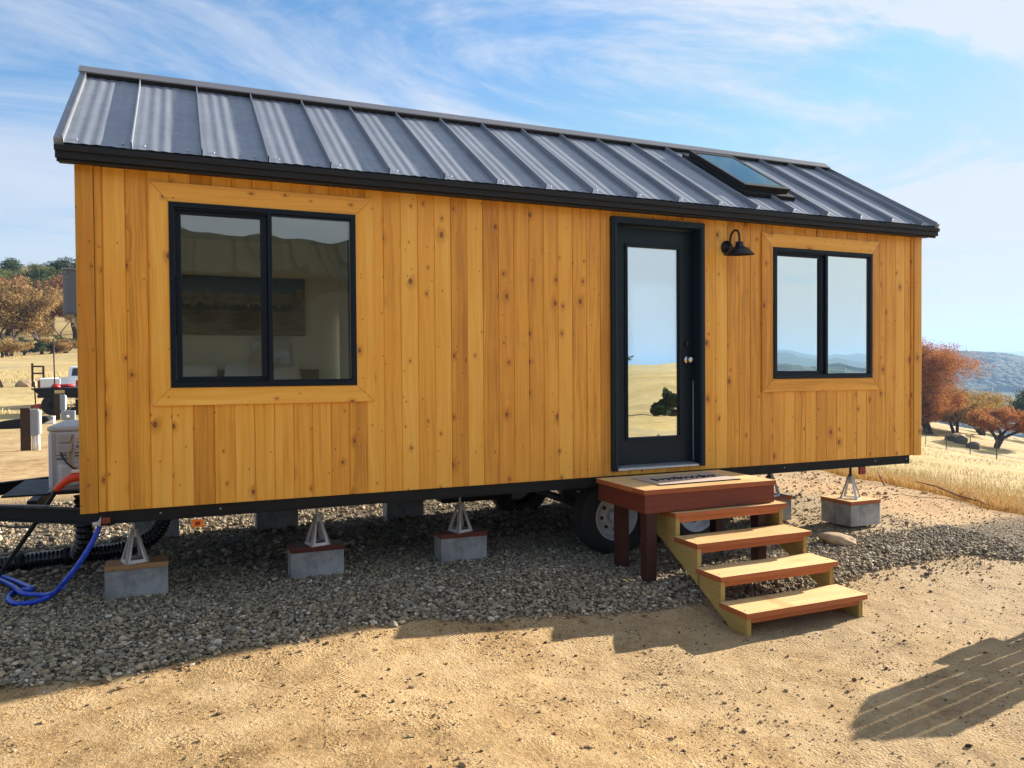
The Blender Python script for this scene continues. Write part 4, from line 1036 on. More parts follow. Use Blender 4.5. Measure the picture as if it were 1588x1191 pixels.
# ------------------------------------------------------------------ air conditioner on the drawbar
ac = empty('air_conditioner', (-.327, 1.0, .671)); tag(ac, 'white outdoor air conditioner unit standing on the black drawbar', 'air conditioner')
m = MB(); m.box(.0, .33, .0, .82, .01, .455)
m.build('cabinet', W['acw'], ac, bevel=.028)
m = MB(); m.box(-.006, .336, -.006, .826, .452, .492); m.build('lid', W['acw'], ac, bevel=.030)
m = MB(); m.box(.028, .034, -.006, .0, .02, .44); m.box(.045, .048, -.006, .0, .02, .44); m.box(.235, .238, -.005, .0, .02, .44); m.split('panel_seam', W['acg'], ac)
m = MB(); m.prism([(.060, .428), (.165, .428), (.150, .372), (.075, .372)][::-1], 1, -.022, -.001); m.build('handle_recess', W['acg'], ac, bevel=.006)
m = MB(); m.prism([(.060, .362), (.165, .362), (.158, .295), (.068, .295)][::-1], 1, -.026, -.001); m.build('cable_cover', W['acg'], ac, bevel=.008)
m = MB(); m.box(.175, .232, -.004, -.001, .32, .430); m.build('warning_label', W['paper'], ac)
m = MB(); m.box(.183, .230, -.0055, -.0042, .322, .352); m.build('blue_label', W['blueprint'], ac)
m = MB()
for z in (.392, .372, .362): m.box(.186, .218, -.0052, -.0042, z, z+.004)
for i in range(4): m.box(.186+.009*i, .192+.009*i, -.0064, -.0056, .341, .346)
m.box(.186, .222, -.0064, -.0056, .330, .336)
m.split('print', W['ink'], ac)
m = MB()
for z in (.285, .262): m.box(.175, .215, -.005, -.001, z, z+.008)
for z in (.272, .25, .24): m.box(.055, .14, -.0035, -.001, z, z+.004)
m.split('print', W['ink'], ac)
m = MB(); m.box(.07, .215, -.05, .0, .045, .215); m.build('valve_cover', W['acw'], ac, bevel=.022)
m = MB(); m.box(-.01, .345, .05, .10, -.012, .009); m.box(-.01, .345, .70, .75, -.012, .009); m.split('foot', W['acg'], ac)
m = MB(); m.tube([(.085, -.018, .300), (.095, -.03, .27), (.125, -.045, .225), (.160, -.06, .19), (.20, -.05, .16)], .0065, 8); m.build('black_wire', W['cable'], ac)
m = MB(); m.tube([(.135, -.018, .300), (.138, -.03, .26), (.145, -.045, .225), (.168, -.055, .195), (.21, -.045, .16)], .007, 8); m.build('tan_wire', W['tan_cable'], ac)
# electrical cord with its orange plug
cord = empty('power_cord', (-.2, .42, 0)); tag(cord, 'thick black power cord with orange red plug at the corner of the house', 'power cord')
o0 = Vector((-.2, .42, 0))
def catmull(P, n=8):
    P = [Vector(p) for p in P]; out_ = []
    for i in range(len(P)-1):
        p0, p1, p2, p3 = P[max(i-1, 0)], P[i], P[i+1], P[min(i+2, len(P)-1)]
        for k in range(n):
            t = k/n; out_.append(.5*((2*p1)+(-p0+p2)*t+(2*p0-5*p1+4*p2-p3)*t*t+(-p0+3*p1-3*p2+p3)*t**3))
    return out_+[P[-1]]
cp = catmull([(.03, .38, .852), (-.07, .37, .856), (-.132, .37, .832), (-.197, .40, .772)], 6)
m = MB(); m.tube([p-o0 for p in cp], [.035]*6+[.033]*4+[.029]*3+[.025]*3+[.023]*3, 12); m.build('plug_handle', W['orange'], cord)
m = MB(); m.box(-.10-o0.x+.0, .0-o0.x, .345-o0.y, .40-o0.y, .884, .902); m.build('inlet_flap', W['white_pvc'], cord, bevel=.004)
cp = catmull([(-.19, .40, .78), (-.308, .5, .586), (-.429, .6, .401), (-.533, .75, .254), (-.62, .9, .128), (-.75, 1.1, .03), (-1.1, 1.4, .015), (-1.8, 1.7, .015)])
m = MB(); m.tube([p-o0 for p in cp], .016, 10); m.build('cord', W['cable'], cord)
cp = catmull([(-.10, .35, .60), (-.286, .5, .555), (-.378, .7, .49), (-.497, .9, .45), (-.652, 1.1, .44), (-.79, 1.2, .47), (-1.1, 1.3, .58)])
tag(MB().tube(cp, .008, 8).build('thin_cable', W['cable']), 'thin black cable sagging below the drawbar', 'cable')
# blue water hose
P_ = [(.085, .12, .552), (.035, .12, .442), (-.043, .14, .311), (-.14, .2, .18), (-.235, .40, .06), (-.349, .415, .024), (-.458, .45, .022), (-.525, .64, .022), (-.487, .754, .028), (-.385, .648, .055), (-.479, .871, .045), (-.604, 1.137, .03), (-.748, 1.362, .025), (-1.027, 1.702, .02), (-1.9, 2.3, .02)]
cp = catmull(P_, 8); hose = empty('water_hose', (-.4, .45, 0)); tag(hose, 'bright blue water hose hanging from the corner and looped on the gravel', 'hose')
ho_ = Vector((-.4, .45, 0)); m = MB(); m.tube([p-ho_ for p in cp], [.017+.003*math.sin(i*1.7)*random.random() for i in range(len(cp))], 10); m.build('hose', W['blue'], hose)
cp2 = catmull([(-.14, .21, .16), (-.25, .42, .065), (-.36, .52, .05), (-.44, .60, .05), (-.52, .80, .05), (-.66, 1.10, .04), (-.85, 1.45, .03), (-1.3, 1.9, .02)], 7)
m = MB(); m.tube([p-ho_ for p in cp2], .016, 10); m.build('hose', W['blue'], hose)
m = MB(); m.lathe([(0, 0), (.020, 0), (.022, .01), (.022, .03), (.016, .045), (.014, .07), (0, .07)], Vector((.09, .115, .555))-ho_, (.25, 0, 1), 14); m.tube([Vector((.045, .10, .572))-ho_, Vector((.10, .10, .578))-ho_, Vector((.15, .10, .570))-ho_], .012, 8); m.build('white_fitting', W['white_pvc'], hose)
m = MB(); m.box(.105-ho_.x, .155-ho_.x, .0-ho_.y, .022-ho_.y, .585, .625); m.build('valve', W['rim'], hose, bevel=.006)
# sewer hose
def corr(P, R, per, n=12):
    cp = catmull(P, 40); m = MB(); acc = 0; rad_ = []
    for i, p in enumerate(cp):
        if i: acc += (p-cp[i-1]).length
        rad_.append(R*(1+.10*math.cos(acc/per*2*math.pi)))
    m.tube(cp, rad_, n); return m
sw = empty('sewer_hose', (-.15, 1.5, 0)); tag(sw, 'black corrugated sewer hose lying on the gravel below the drawbar', 'hose'); so_ = Vector((-.15, 1.5, 0))
sub = lambda P: [Vector(p)-so_ for p in P]
corr(sub([(-2.0, 1.30, .05), (-1.5, 1.38, .06), (-.95, 1.45, .065), (-.55, 1.52, .07), (-.2, 1.50, .09), (.1, 1.50, .10), (.35, 1.45, .20), (.46, 1.40, .40), (.48, 1.38, .60)]), .062, .030).build('corrugated_hose', W['sewer'], sw)
corr(sub([(-.13, 1.28, .60), (-.13, 1.28, .40), (-.135, 1.32, .22), (-.18, 1.42, .12)]), .066, .045).build('corrugated_hose', W['sewer'], sw)
m = MB()
for x, y, z in ((-.95, 1.45, .065), (-.62, 1.51, .07), (-.30, 1.51, .085)): m.lathe([(.064, 0), (.073, .0), (.073, .05), (.064, .05)], Vector((x, y, z))-so_, (1, .05, 0), 18)
m.split('coupling', W['black'], sw)
# rock and branch
def rock(name, loc, s, mt, lab, cat, seed, grp=None):
    r = np.random.default_rng(seed); import bmesh
    bm = bmesh.new(); bmesh.ops.create_icosphere(bm, subdivisions=4, radius=1.0)
    for v in bm.verts:
        c = v.co; d = 1+.5*(fbm(np.array(c.x*1.3+seed), np.array(c.y*1.3+c.z), 3)-.45)+.22*(fbm(np.array(c.x*4+seed), np.array(c.z*4+c.y*2), 3)-.45); v.co = Vector((c.x*s[0], c.y*s[1], c.z*s[2]))*float(d)
    me = bpy.data.meshes.new(name); bm.to_mesh(me); bm.free(); me.materials.append(mt)
    for p in me.polygons: p.use_smooth = True
    o_ = bpy.data.objects.new(name, me); COL.objects.link(o_); o_.location = loc; return tag(o_, lab, cat, grp)
W['rock'] = plain('tan_fieldstone', (.42, .31, .20), .9, 0, .3, 12, .02, .2)
W['darkrock'] = plain('lichen_dark_boulder', (.10, .085, .065), .95, 0, .5, 3, .05, .2)
k_ = rock('rock', (6.02, -.36, float(ground_z(6.02, -.36))+.035), (.17, .10, .06), W['rock'], 'flat tan rock lying on the gravel right of the steps', 'rock', 3); k_.rotation_euler = (rad(8), rad(10), rad(-35))
rock('rock', (9.2, -1.15, float(ground_z(9.2, -1.15))+.02), (.10, .09, .07), W['rock'], 'pale rock at the right edge of the gravel', 'rock', 5)
W['twig'] = plain('gray_brown_twig', (.16, .10, .07), .9, 0, .3, 60)
def gz(x, y, d=0): return (x, y, float(ground_z(x, y))+d)
m = MB(); m.tube([gz(9.0, 1.25, .12), gz(9.05, 1.0, .10), gz(9.1, .75, .05), gz(9.12, .5, .06), gz(9.15, .2, .05), gz(9.1, -.05, .12)], [.007, .011, .012, .011, .009, .004], 6)
m.tube([gz(9.12, .5, .06), gz(9.05, .62, .14)], [.007, .003], 5); m.tube([gz(9.15, .25, .05), gz(9.0, .12, .03), gz(8.95, -.02, .08)], [.008, .005, .003], 5); m.tube([gz(9.1, .75, .05), gz(9.2, .7, .16)], [.006, .003], 5)
tag(m.build('dead_branch', W['twig']), 'dead forked branch lying along the edge of the pad', 'branch')
m = MB(); m.tube([gz(9.06, 1.75, -.02), gz(9.0, 1.78, .10), gz(8.98, 1.82, .22)], [.010, .008, .004], 6); m.tube([gz(9.0, 1.78, .10), gz(8.96, 1.70, .16)], [.005, .002], 5)
tag(m.build('dead_twig', W['twig']), 'short dead twig standing up at the edge of the pad', 'branch')

# ------------------------------------------------------------------ slatted chair just out of frame (its shadow falls in the foreground)
az_s = math.atan2(SUN.y, SUN.x)
chx, chy = 6.67, -2.37
chair = empty('slatted_chair', (chx, chy, float(ground_z(chx, chy))), az_s+math.pi/2)
tag(chair, 'wooden slatted garden chair with a rounded back standing right of the frame', 'chair')
hs = [.86, .94, .98, .94, .86]
for i in range(5):
    x0 = -.235+i*.096
    m = MB(); n_ = 6; poly = [(x0, .22), (x0+.092, .22)]
    hh = hs[i]; hl = hs[max(0, i-1)] if i else .80; hr = hs[i+1] if i < 4 else .80
    poly += [(x0+.092, (hh+hr)/2), (x0+.046, hh+.012), (x0, (hh+hl)/2)]
    m.prism(poly, 1, .0, .02); m.build('back_slat', W['adirondack'], chair, loc=(0, .30, 0), rot=(rad(-14), 0, 0))
for i in range(6):
    m = MB(); m.box(-.25, .25, -.30+.10*i, -.215+.10*i, .36-.022*i, .38-.022*i); m.build('seat_slat', W['adirondack'], chair)
for s_ in (-1, 1):
    m = MB(); m.box(s_*.27-.022, s_*.27+.022, -.30, -.26, 0, .56); m.build('leg', W['adirondack'], chair)
    m = MB(); m.bar((s_*.27, -.25, .34), (s_*.27, .52, .02), .03, .12); m.build('leg', W['adirondack'], chair)
    m = MB(); m.prism([(s_*.30-.07, -.38), (s_*.30+.07, -.38), (s_*.30+.06, .0), (s_*.30+.03, .36), (s_*.30-.04, .36)], 2, .56, .58); m.build('armrest', W['adirondack'], chair)
m = MB(); m.box(-.30, .30, .355, .375, .50, .56); m.build('back_rail', W['adirondack'], chair)
# ================================================================== trees
def leaf_mat(name, stops, trans=.35):
    k = MT(name, .75, 0, .25); r = k.island(); n = k.noise(k.tc(), .9, 3, .6)
    c = k.ramp(k.math('ADD', k.math('MULTIPLY', r, .5), k.math('MULTIPLY', n, .5)), stops); k.color(c)
    tb = k.n('ShaderNodeBsdfTranslucent'); k.set(tb, 'Color', c); mx = k.n('ShaderNodeMixShader'); mx.inputs[0].default_value = trans
    k.t.links.new(k.b.outputs[0], mx.inputs[1]); k.t.links.new(tb.outputs[0], mx.inputs[2]); k.t.links.new(mx.outputs[0], k.out.inputs[0]); return k.m
LM = dict(
    rust=leaf_mat('rust_oak_leaves', [(.25, (.13, .042, .014)), (.5, (.36, .13, .032)), (.75, (.54, .25, .07))]),
    gold=leaf_mat('gold_oak_leaves', [(.25, (.15, .095, .022)), (.5, (.34, .21, .045)), (.75, (.48, .33, .09))]),
    amber=leaf_mat('amber_oak_leaves', [(.25, (.13, .085, .03)), (.5, (.34, .215, .08)), (.75, (.52, .37, .17))]),
    brown=leaf_mat('brown_oak_leaves', [(.25, (.12, .05, .03)), (.5, (.28, .12, .06)), (.75, (.42, .22, .11))]),
    green=leaf_mat('green_oak_leaves', [(.25, (.05, .075, .025)), (.5, (.12, .15, .045)), (.75, (.24, .26, .09))]),
    dark=leaf_mat('dark_oak_leaves', [(.25, (.018, .032, .014)), (.5, (.045, .070, .025)), (.75, (.10, .13, .05))]))
W['bark'] = plain('gray_oak_bark', (.13, .10, .085), .95, 0, .35, 8, .02, .1)
W['darkbark'] = plain('dark_oak_bark', (.05, .038, .032), .95, 0, .35, 8, .02, .1)
def tree_meshes(seed, h, w, base, trunk_r, nleaf, ls, lean=(0, 0), stems=1, flat=.5, dense=.5, holes=.0):
    """returns trunk MB and leaf arrays. h total height, w crown width, base crown bottom height"""
    rr = random.Random(seed); r = np.random.default_rng(seed); m = MB(); tips = []
    def grow(p, d, ln, rad_, lv):
        n = 5; pts = [p.copy()]; rads = [rad_]
        for i in range(n):
            d = (d+Vector((rr.uniform(-.22, .22), rr.uniform(-.22, .22), rr.uniform(-.12, .16)))).normalized()
            p = p+d*ln/n; pts.append(p.copy()); rads.append(rad_*(1-.5*(i+1)/n))
            if lv >= 2: tips.append((p.copy(), lv))
        m.tube(pts, rads, 7 if lv < 2 else 5, cap=False)
        if lv >= 3: return
        for c in range(rr.choice((2, 3, 3, 4)) if lv else rr.choice((4, 5))):
            a = rr.uniform(0, 2*math.pi); sp = rr.uniform(.55, 1.1) if lv else rr.uniform(.6, 1.25)
            nd = (d*.75+Vector((math.cos(a)*sp, math.sin(a)*sp, rr.uniform(-.15, .35)))).normalized()
            st = pts[rr.randint(3, n)] if lv else pts[rr.randint(3, n)]
            grow(st, nd, ln*rr.uniform(.62, .9), rads[-1]*rr.uniform(.6, .85), lv+1)
    for s in range(stems):
        a = rr.uniform(0, 6.28) ; grow(Vector((.15*s, .1*s, -.15)), Vector((lean[0]+(.35*math.cos(a) if stems > 1 else 0), lean[1]+(.3*math.sin(a) if stems > 1 else 0), 1)).normalized(), h*.30, trunk_r, 0)
    T = np.array([t[0][:] for t in tips])
    # fit the skeleton into the crown's envelope
    mx = np.percentile(np.hypot(T[:, 0]-T[:, 0].mean(), T[:, 1]-T[:, 1].mean()), 92); zt = np.percentile(T[:, 2], 97)
    sx = w*.44/mx; sz = (h*.93)/zt
    m.v = [(v[0]*sx if v[2] > base*.6 else v[0]*(1+(sx-1)*max(0, v[2])/(base*.6+1e-6)), v[1]*sx if v[2] > base*.6 else v[1]*(1+(sx-1)*max(0, v[2])/(base*.6+1e-6)), v[2]*sz) for v in m.v]
    T = T*np.array([sx, sx, sz]); T = T[T[:, 2] > base*.8]
    # clusters around tips, each with its own size and fill
    nc = min(len(T), 260); pick = r.choice(len(T), nc, replace=False); C = T[pick]; cr = r.uniform(.05, .13, nc)*w
    wts = r.uniform(.3, 1.5, nc)*cr**1.5; wts /= wts.sum()
    ci = r.choice(nc, nleaf, p=wts); g_ = r.normal(0, 1, (nleaf, 3)); g_ /= np.linalg.norm(g_, axis=1)[:, None]; rad_ = r.random(nleaf)**.42
    Pq = C[ci]+g_*rad_[:, None]*cr[ci][:, None]*np.array([1, 1, flat])*1.15
    Pq = Pq[Pq[:, 2] > base*.75]
    n = len(Pq); a = r.normal(0, 1, (n, 3)); a /= np.linalg.norm(a, axis=1)[:, None]; b = np.cross(a, r.normal(0, 1, (n, 3))); b /= np.linalg.norm(b, axis=1)[:, None]
    s = ls*r.uniform(.6, 1.4, n)[:, None]
    V = np.stack([Pq-a*s, Pq-b*s*.6, Pq+a*s, Pq+b*s*.6], 1).reshape(-1, 3); F = np.arange(4*n).reshape(-1, 4)
    return m, V, F
def make_tree(name, loc, lab, leaf, bark='bark', cat='tree', group=None, **kw):
    e = empty(name, loc); tag(e, lab, cat, group); m, V, F = tree_meshes(**kw)
    m.build('trunk', W[bark], e); npmesh('crown', V, F, LM[leaf], e); return e
def polar(px, d):      # ground point at a bearing (given in degrees east of +Y) and distance from the viewpoint
    a = math.radians(px); return .5955+d*math.sin(a), -5.5437+d*math.cos(a)
def gpt(az, d, dz=0.0): x, y = polar(az, d); return (x, y, float(ground_z(x, y))+dz)
# right hillside
make_tree('oak_tree', gpt(50.7, 80, -.2), 'large rust red oak beside the right end of the house', 'rust', 'darkbark', seed=31, h=8.5, w=12.6, base=.5, trunk_r=.22, nleaf=95000, ls=.058, stems=3, flat=.6)
make_tree('oak_tree', gpt(53.3, 84, -.3), 'small golden oak next to the large rust red oak', 'gold', 'darkbark', seed=35, h=4.6, w=6.0, base=.7, trunk_r=.14, nleaf=22000, ls=.070, stems=2)
make_tree('oak_tree', gpt(55.5, 76, -.3), 'low spreading russet oak on the right hillside with a leaning trunk', 'rust', 'darkbark', seed=37, h=3.5, w=6.6, base=.9, trunk_r=.20, nleaf=22000, ls=.065, lean=(.7, 0))
make_tree('oak_tree', gpt(54.9, 90, -.5), 'golden brown oak behind the low russet oak', 'gold', 'darkbark', seed=39, h=5.0, w=8.5, base=.9, trunk_r=.18, nleaf=17000, ls=.065, stems=2)
make_tree('bush', gpt(50.2, 79, .6), 'dark green clump of leaves at the foot of the large rust red oak', 'dark', 'darkbark', 'bush', seed=41, h=3.4, w=2.2, base=1.6, trunk_r=.08, nleaf=5000, ls=.05)
make_tree('oak_tree', gpt(57.3, 100, -.6), 'dark green oak at the right edge of the picture', 'dark', 'darkbark', seed=43, h=6.2, w=8.0, base=.6, trunk_r=.2, nleaf=14000, ls=.08)
make_tree('oak_tree', gpt(48.2, 88, -.4), 'rust red oak hidden partly behind the right end of the house', 'rust', 'darkbark', seed=45, h=7.5, w=9, base=1.2, trunk_r=.2, nleaf=12000, ls=.08, stems=2)
for i, (az, d, s) in enumerate(((53.0, 75, .5), (53.6, 74, .62), (54.3, 72, .55))):
    lb_ = ['dark boulder leftmost of the three below the golden oak', 'dark boulder in the middle of the three below the golden oak', 'dark boulder rightmost of the three below the golden oak'][i]
    rock('boulder', gpt(az, d, .15), (s, s*.8, s*.75), W['darkrock'], lb_, 'boulder', 50+i, 'boulders on the right hillside')
rock('boulder', gpt(53.4, 78, .1), (.8, .6, .45), W['rock'], 'pale tan boulder behind the dark boulders', 'boulder', 57)
make_tree('oak_tree', gpt(51.9, 78, -.3), 'low rust orange oak under the edge of the large rust red oak', 'rust', 'darkbark', seed=47, h=4.3, w=6.5, base=.2, trunk_r=.12, nleaf=30000, ls=.058, stems=2, flat=.8)
make_tree('oak_tree', gpt(50.6, 76, -.3), 'low rust orange oak hard against the right end of the house', 'rust', 'darkbark', seed=49, h=4.8, w=6.0, base=.2, trunk_r=.12, nleaf=26000, ls=.058, stems=2, flat=.8)
# fence on the right hillside
fz = empty('wire_fence', gpt(55.57, 52.8)); tag(fz, 'wire fence on thin rusty steel posts crossing the right hillside', 'fence'); fo = Vector(fz.location)
fp = [(58.6, 45.), (57.1, 48.8), (55.57, 52.8), (54.13, 57), (52.8, 62), (51.62, 66), (50.5, 71), (49.5, 76), (48.6, 81)]
tops = []
for az, d in fp:
    p = Vector(gpt(az, d))-fo; tops.append(p); m = MB(); m.tube([p, p+Vector((.02, 0, 1.22))], [.030, .026], 6); m.build('post', W['steelpost'], fz)
m = MB()
for hh in (.35, .75, 1.12):
    for a, b in zip(tops[:-1], tops[1:]): m.tube([a+Vector((0, 0, hh)), (a+b)/2+Vector((0, 0, hh-.03)), b+Vector((0, 0, hh))], .006, 4, cap=False)
m.build('wire', W['steelpost'], fz)
# left hillside: six kinds of oak, then copies
kinds = {}
spec = dict(amber=dict(leaf='amber', seed=61, h=8.2, w=8.6, base=.9, trunk_r=.2, nleaf=34000, ls=.095, stems=2, flat=.85), amber2=dict(leaf='amber', seed=64, h=8.2, w=8.2, base=1.0, trunk_r=.18, nleaf=30000, ls=.095, stems=1, flat=.85),
            brown=dict(leaf='brown', seed=65, h=9, w=10.5, base=.4, trunk_r=.25, nleaf=28000, ls=.12, flat=.8), green=dict(leaf='green', seed=67, h=9, w=10.5, base=1.2, trunk_r=.3, nleaf=26000, ls=.11),
            dark=dict(leaf='dark', seed=69, h=9, w=11, base=.8, trunk_r=.3, nleaf=24000, ls=.13))
L_ = [  # kind, az, dist, scale, label
 ('amber', -10.05, 100, 1.0, 'amber oak with a pale twin trunk at the far left edge'),
 ('amber2', -8.25, 103, .95, 'straw coloured oak with a single dark trunk above the split rail frame'),
 ('brown', -8.55, 124, .95, 'russet brown oak rising behind the two amber oaks'),
 ('green', -10.1, 130, 1.0, 'olive green oak at the left edge above the amber oak'),
 ('green', -8.9, 152, .95, 'smaller green oak on the skyline left of centre of the grove'),
 ('dark', -7.3, 158, 1.0, 'dark green oak crowning the hill beside the house corner'),
 ('dark', -7.6, 132, .95, 'dark oak in the shade behind the gray cabinet'),
 ('amber2', -7.0, 112, .9, 'amber oak close against the corner of the house'),
 ('brown', -6.3, 120, 1.0, 'brown oak hidden behind the left corner of the house'),
 ('dark', -9.75, 165, .95, 'dark oak on the skyline at the far left'),
 ('brown', -11.4, 118, 1.0, 'brown oak left of the picture edge'), ('amber', -12.2, 104, 1.0, 'amber oak farther left of the picture edge'),
 ('green', -12.6, 140, 1.1, 'green oak up the slope left of the picture edge'), ('dark', -5.4, 150, 1.0, 'dark oak up the slope behind the house corner'),
 ('dark', -9.3, 141, .8, 'dark oak between the russet and the green oaks'), ('green', -4.2, 128, .9, 'green oak behind the house, on the slope')]
for i, (kd, az, d, s, lab) in enumerate(L_):
    if kd not in kinds:
        sp = dict(spec[kd]); lf = sp.pop('leaf'); e = make_tree('oak_tree', gpt(az, d, -.25), lab, lf, 'bark' if kd.startswith('amber') else 'darkbark', **sp); kinds[kd] = e
    else:
        e = copy_tree(kinds[kd]); e.location = gpt(az, d, -.25); e['label'] = lab
    e.rotation_euler = (0, 0, i*1.9); e.scale = (s, s, s)
for i, (az, d, w_, lab) in enumerate(((-10.3, 92, 5, 'low brown brush around the trunks at the far left edge'), (-9.2, 97, 4.5, 'low dark brush between the two amber oaks'), (-7.9, 99, 4, 'low brown brush below the straw coloured oak'), (-6.7, 104, 5, 'low dark brush against the corner of the house'))):
    make_tree('brush', gpt(az, d, -.2), lab, ('amber', 'dark')[i % 2], 'darkbark', 'bush', seed=90+i, h=1.9, w=w_, base=.0, trunk_r=.06, nleaf=9000, ls=.07)
# bushes seen only as reflections in the door, and along the field behind
x, y = 18.9, -20.6
make_tree('bush', (x, y, float(ground_z(x, y))-.05), 'dark bush out in the dry field, mirrored in the door glass', 'dark', 'darkbark', 'bush', seed=81, h=.8, w=1.3, base=.0, trunk_r=.08, nleaf=7000, ls=.06)
for i, (x, y, s) in enumerate(((100, -190, .8), (122, -196, .55), (145, -180, .45), (60, -200, .8), (150, -160, .9))):
    e = copy_tree(kinds[('brown', 'dark', 'green')[i % 3]]); e.location = (x, y, float(ground_z(x, y))-.3); e.scale = (s,)*3; e.rotation_euler = (0, 0, i*2.2)
    e['label'] = ['brown oak beyond the field behind the viewpoint, nearest', 'dark oak beyond the field, small', 'green oak beyond the field, farther east', 'tall brown oak beyond the field, western one', 'dark oak at the far eastern end of the field'][i]

# ================================================================== yard on the left
def pedestal(az, d, lab, rz, flip=False):
    e = empty('utility_pedestal', gpt(az, d), rz); tag(e, lab, 'power pedestal', 'power pedestals in the yard')
    MB().box(-.17, .0, -.05, .05, -.1, .86).build('post', W['dark_wood'], e, bevel=.006)
    m = MB(); m.box(.005, .15, -.07, .08, .30, .83); b = m.build('meter_box', W['gbox'], e, bevel=.008)
    m = MB(); m.box(.152, .185, -.06, .09, .33, .80); m.build('door', W['white_pvc'], b, bevel=.03)
    m = MB(); m.tube([(.05, .0, -.05), (.05, .0, .30)], .028, 10); m.tube([(.13, .0, -.05), (.13, .0, .30)], .035, 10); m.split('conduit', W['white_pvc'], e); return e
pedestal(-8.93, 18.3, 'gray meter box on a dark timber post, nearest the house', .0)
e = pedestal(-7.3, 29.5, 'gray meter box on a dark timber post farther away, by the trailer', .0)
# boxes beside the far pedestal
x, y, z = gpt(-6.82, 29.2); m = MB(); m.box(-.19, .19, -.12, .12, 0, .30); o_ = m.build('junction_box', W['gbox'], None, bevel=.01, loc=(x, y, z)); tag(o_, 'low gray junction box on the ground beside the farther meter post', 'junction box')
m = MB(); m.lathe([(0, 0), (.05, 0), (.05, .03), (0, .03)], (-.02, -.12, .12), (0, -1, 0), 12); m.build('dial', W['white_pvc'], o_)
x, y, z = gpt(-8.1, 27.5); m = MB(); m.box(-.24, .24, -.15, .15, 0, .20); o_ = m.build('white_bin', W['white_pvc'], None, bevel=.015, loc=(x, y, z)); tag(o_, 'white plastic tub on the ground behind the nearer meter post', 'tub')
MB().box(-.25, .25, -.16, .16, .201, .225).build('lid', W['white_pvc'], o_, bevel=.006)
x, y, z = gpt(-8.85, 26.0); m = MB(); m.prism([(-1.3, .0), (-1.2, .10), (-.6, .22), (.1, .30), (.42, .32), (.5, .22), (.2, .05), (-.5, -.02)], 1, -.35, .35); o_ = m.build('ground_shadow_shape', W['black'], None, bevel=.03, loc=(x, y, z)); tag(o_, 'black shape in place of shadow strips on the ground left of the nearer meter post', 'shadow stand-in')  # black solid added in place of dark shadow strips on the ground
# utility trailer
tr = empty('utility_trailer', gpt(-7.2, 32), rad(-4)); tag(tr, 'black flatbed trailer with its tongue jack and hanging chain', 'trailer')
MB().box(-.95, 1.0, .0, 3.2, .98, 1.03).build('deck', W['black'], tr)
MB().prism([(-.90, .975), (.98, .975), (.98, .72), (-.40, .72), (-.75, .82)], 1, .02, 3.1).build('frame', W['black'], tr)
m = MB(); m.box(.45, .98, -.1, .0, .05, .72); m.box(-.2, -.1, -.05, .05, .2, .75); m.box(.0, 1.4, -.05, .1, .1, .34); m.split('toolbox', W['black'], tr)
m = MB(); m.box(.55, .85, -.115, -.1, .32, .62); m.build('panel', W['gbox'], tr)
m = MB(); m.lathe([(.12, -.11), (.32, -.12), (.38, -.09), (.39, 0), (.38, .09), (.32, .12), (.12, .11)], (-.30, .2, .42), (0, 1, .0), 28); w_ = m.build('wheel', W['tire'], tr)
m = MB(); m.lathe([(0, .08), (.12, .10), (.14, .06), (.16, .10)], (-.30, .2, .42), (0, -1, 0), 20); m.build('rim', W['black'], w_)
m = MB(); m.tube([(.05, -.08, .62), (.2, -.1, .68), (.35, -.08, .64)], .018, 6); m.tube([(.42, -.1, .62), (.62, -.1, .66)], .018, 6); m.split('strap', W['white_pvc'], tr)
m = MB()
for i in range(12):
    t_ = i/11; m.lathe([(.025, -.008), (.034, 0), (.025, .008)], (.25+.10*math.sin(t_*5), -.12, .50-.60*t_+.12), (1, (i % 2), 0), 8)
m.build('chain', W['alu'], tr)
m = MB(); m.box(-.22, .10, -.02, -.0, .84, .96); m.build('plate', W['tan_cable'], tr)
m = MB(); m.lathe([(0, 0), (.16, 0), (.17, .05), (.10, .14), (0, .16)], (-.22, .4, 1.035), (0, 0, 1), 14); m.tube([(-.1, .4, 1.1), (.35, .45, 1.12)], .06, 8)
o_ = m.build('red_tool', W['red'], None, loc=tr.location); tag(o_, 'red power tool lying on the deck of the black trailer', 'tool')
# pickup truck
tk = empty('pickup_truck', gpt(-7.35, 38.5), rad(-26), .92); tag(tk, 'white pickup truck parked behind the black trailer with its tailgate down', 'pickup truck')
m = MB(); 
for a, b in ((-.98, -.90), (.90, .98)): m.prism([(0, .62), (0, 1.42), (2.1, 1.46), (2.1, .62)], 0, a, b)
m.box(-.90, .90, 0, 2.1, .70, .80); m.box(-.90, .90, 2.0, 2.1, .80, 1.46)
m.box(-.98, .10, -.05, .0, .80, 1.40)
m.build('cargo_bed', W['white'], tk, bevel=.03)
m = MB(); m.prism([(2.1, .60), (2.1, 1.45), (2.25, 1.95), (2.5, 2.02), (3.7, 2.0), (4.4, 1.45), (5.7, 1.35), (5.8, .6)], 0, -.95, .95); m.build('cab', W['white'], tk, bevel=.06)
m = MB(); m.prism([(-.74, 1.50), (.74, 1.50), (.66, 1.90), (-.66, 1.90)], 1, 2.12, 2.20); m.build('rear_window', W['carglass'], tk)
for a in (-.98, .86): MB().box(a, a+.12, -.065, -.04, .95, 1.32).build('taillight', W['redlens'], tk, bevel=.01)
MB().box(-.95, .95, -.16, -.04, .50, .66).build('bumper', W['black'], tk, bevel=.02)
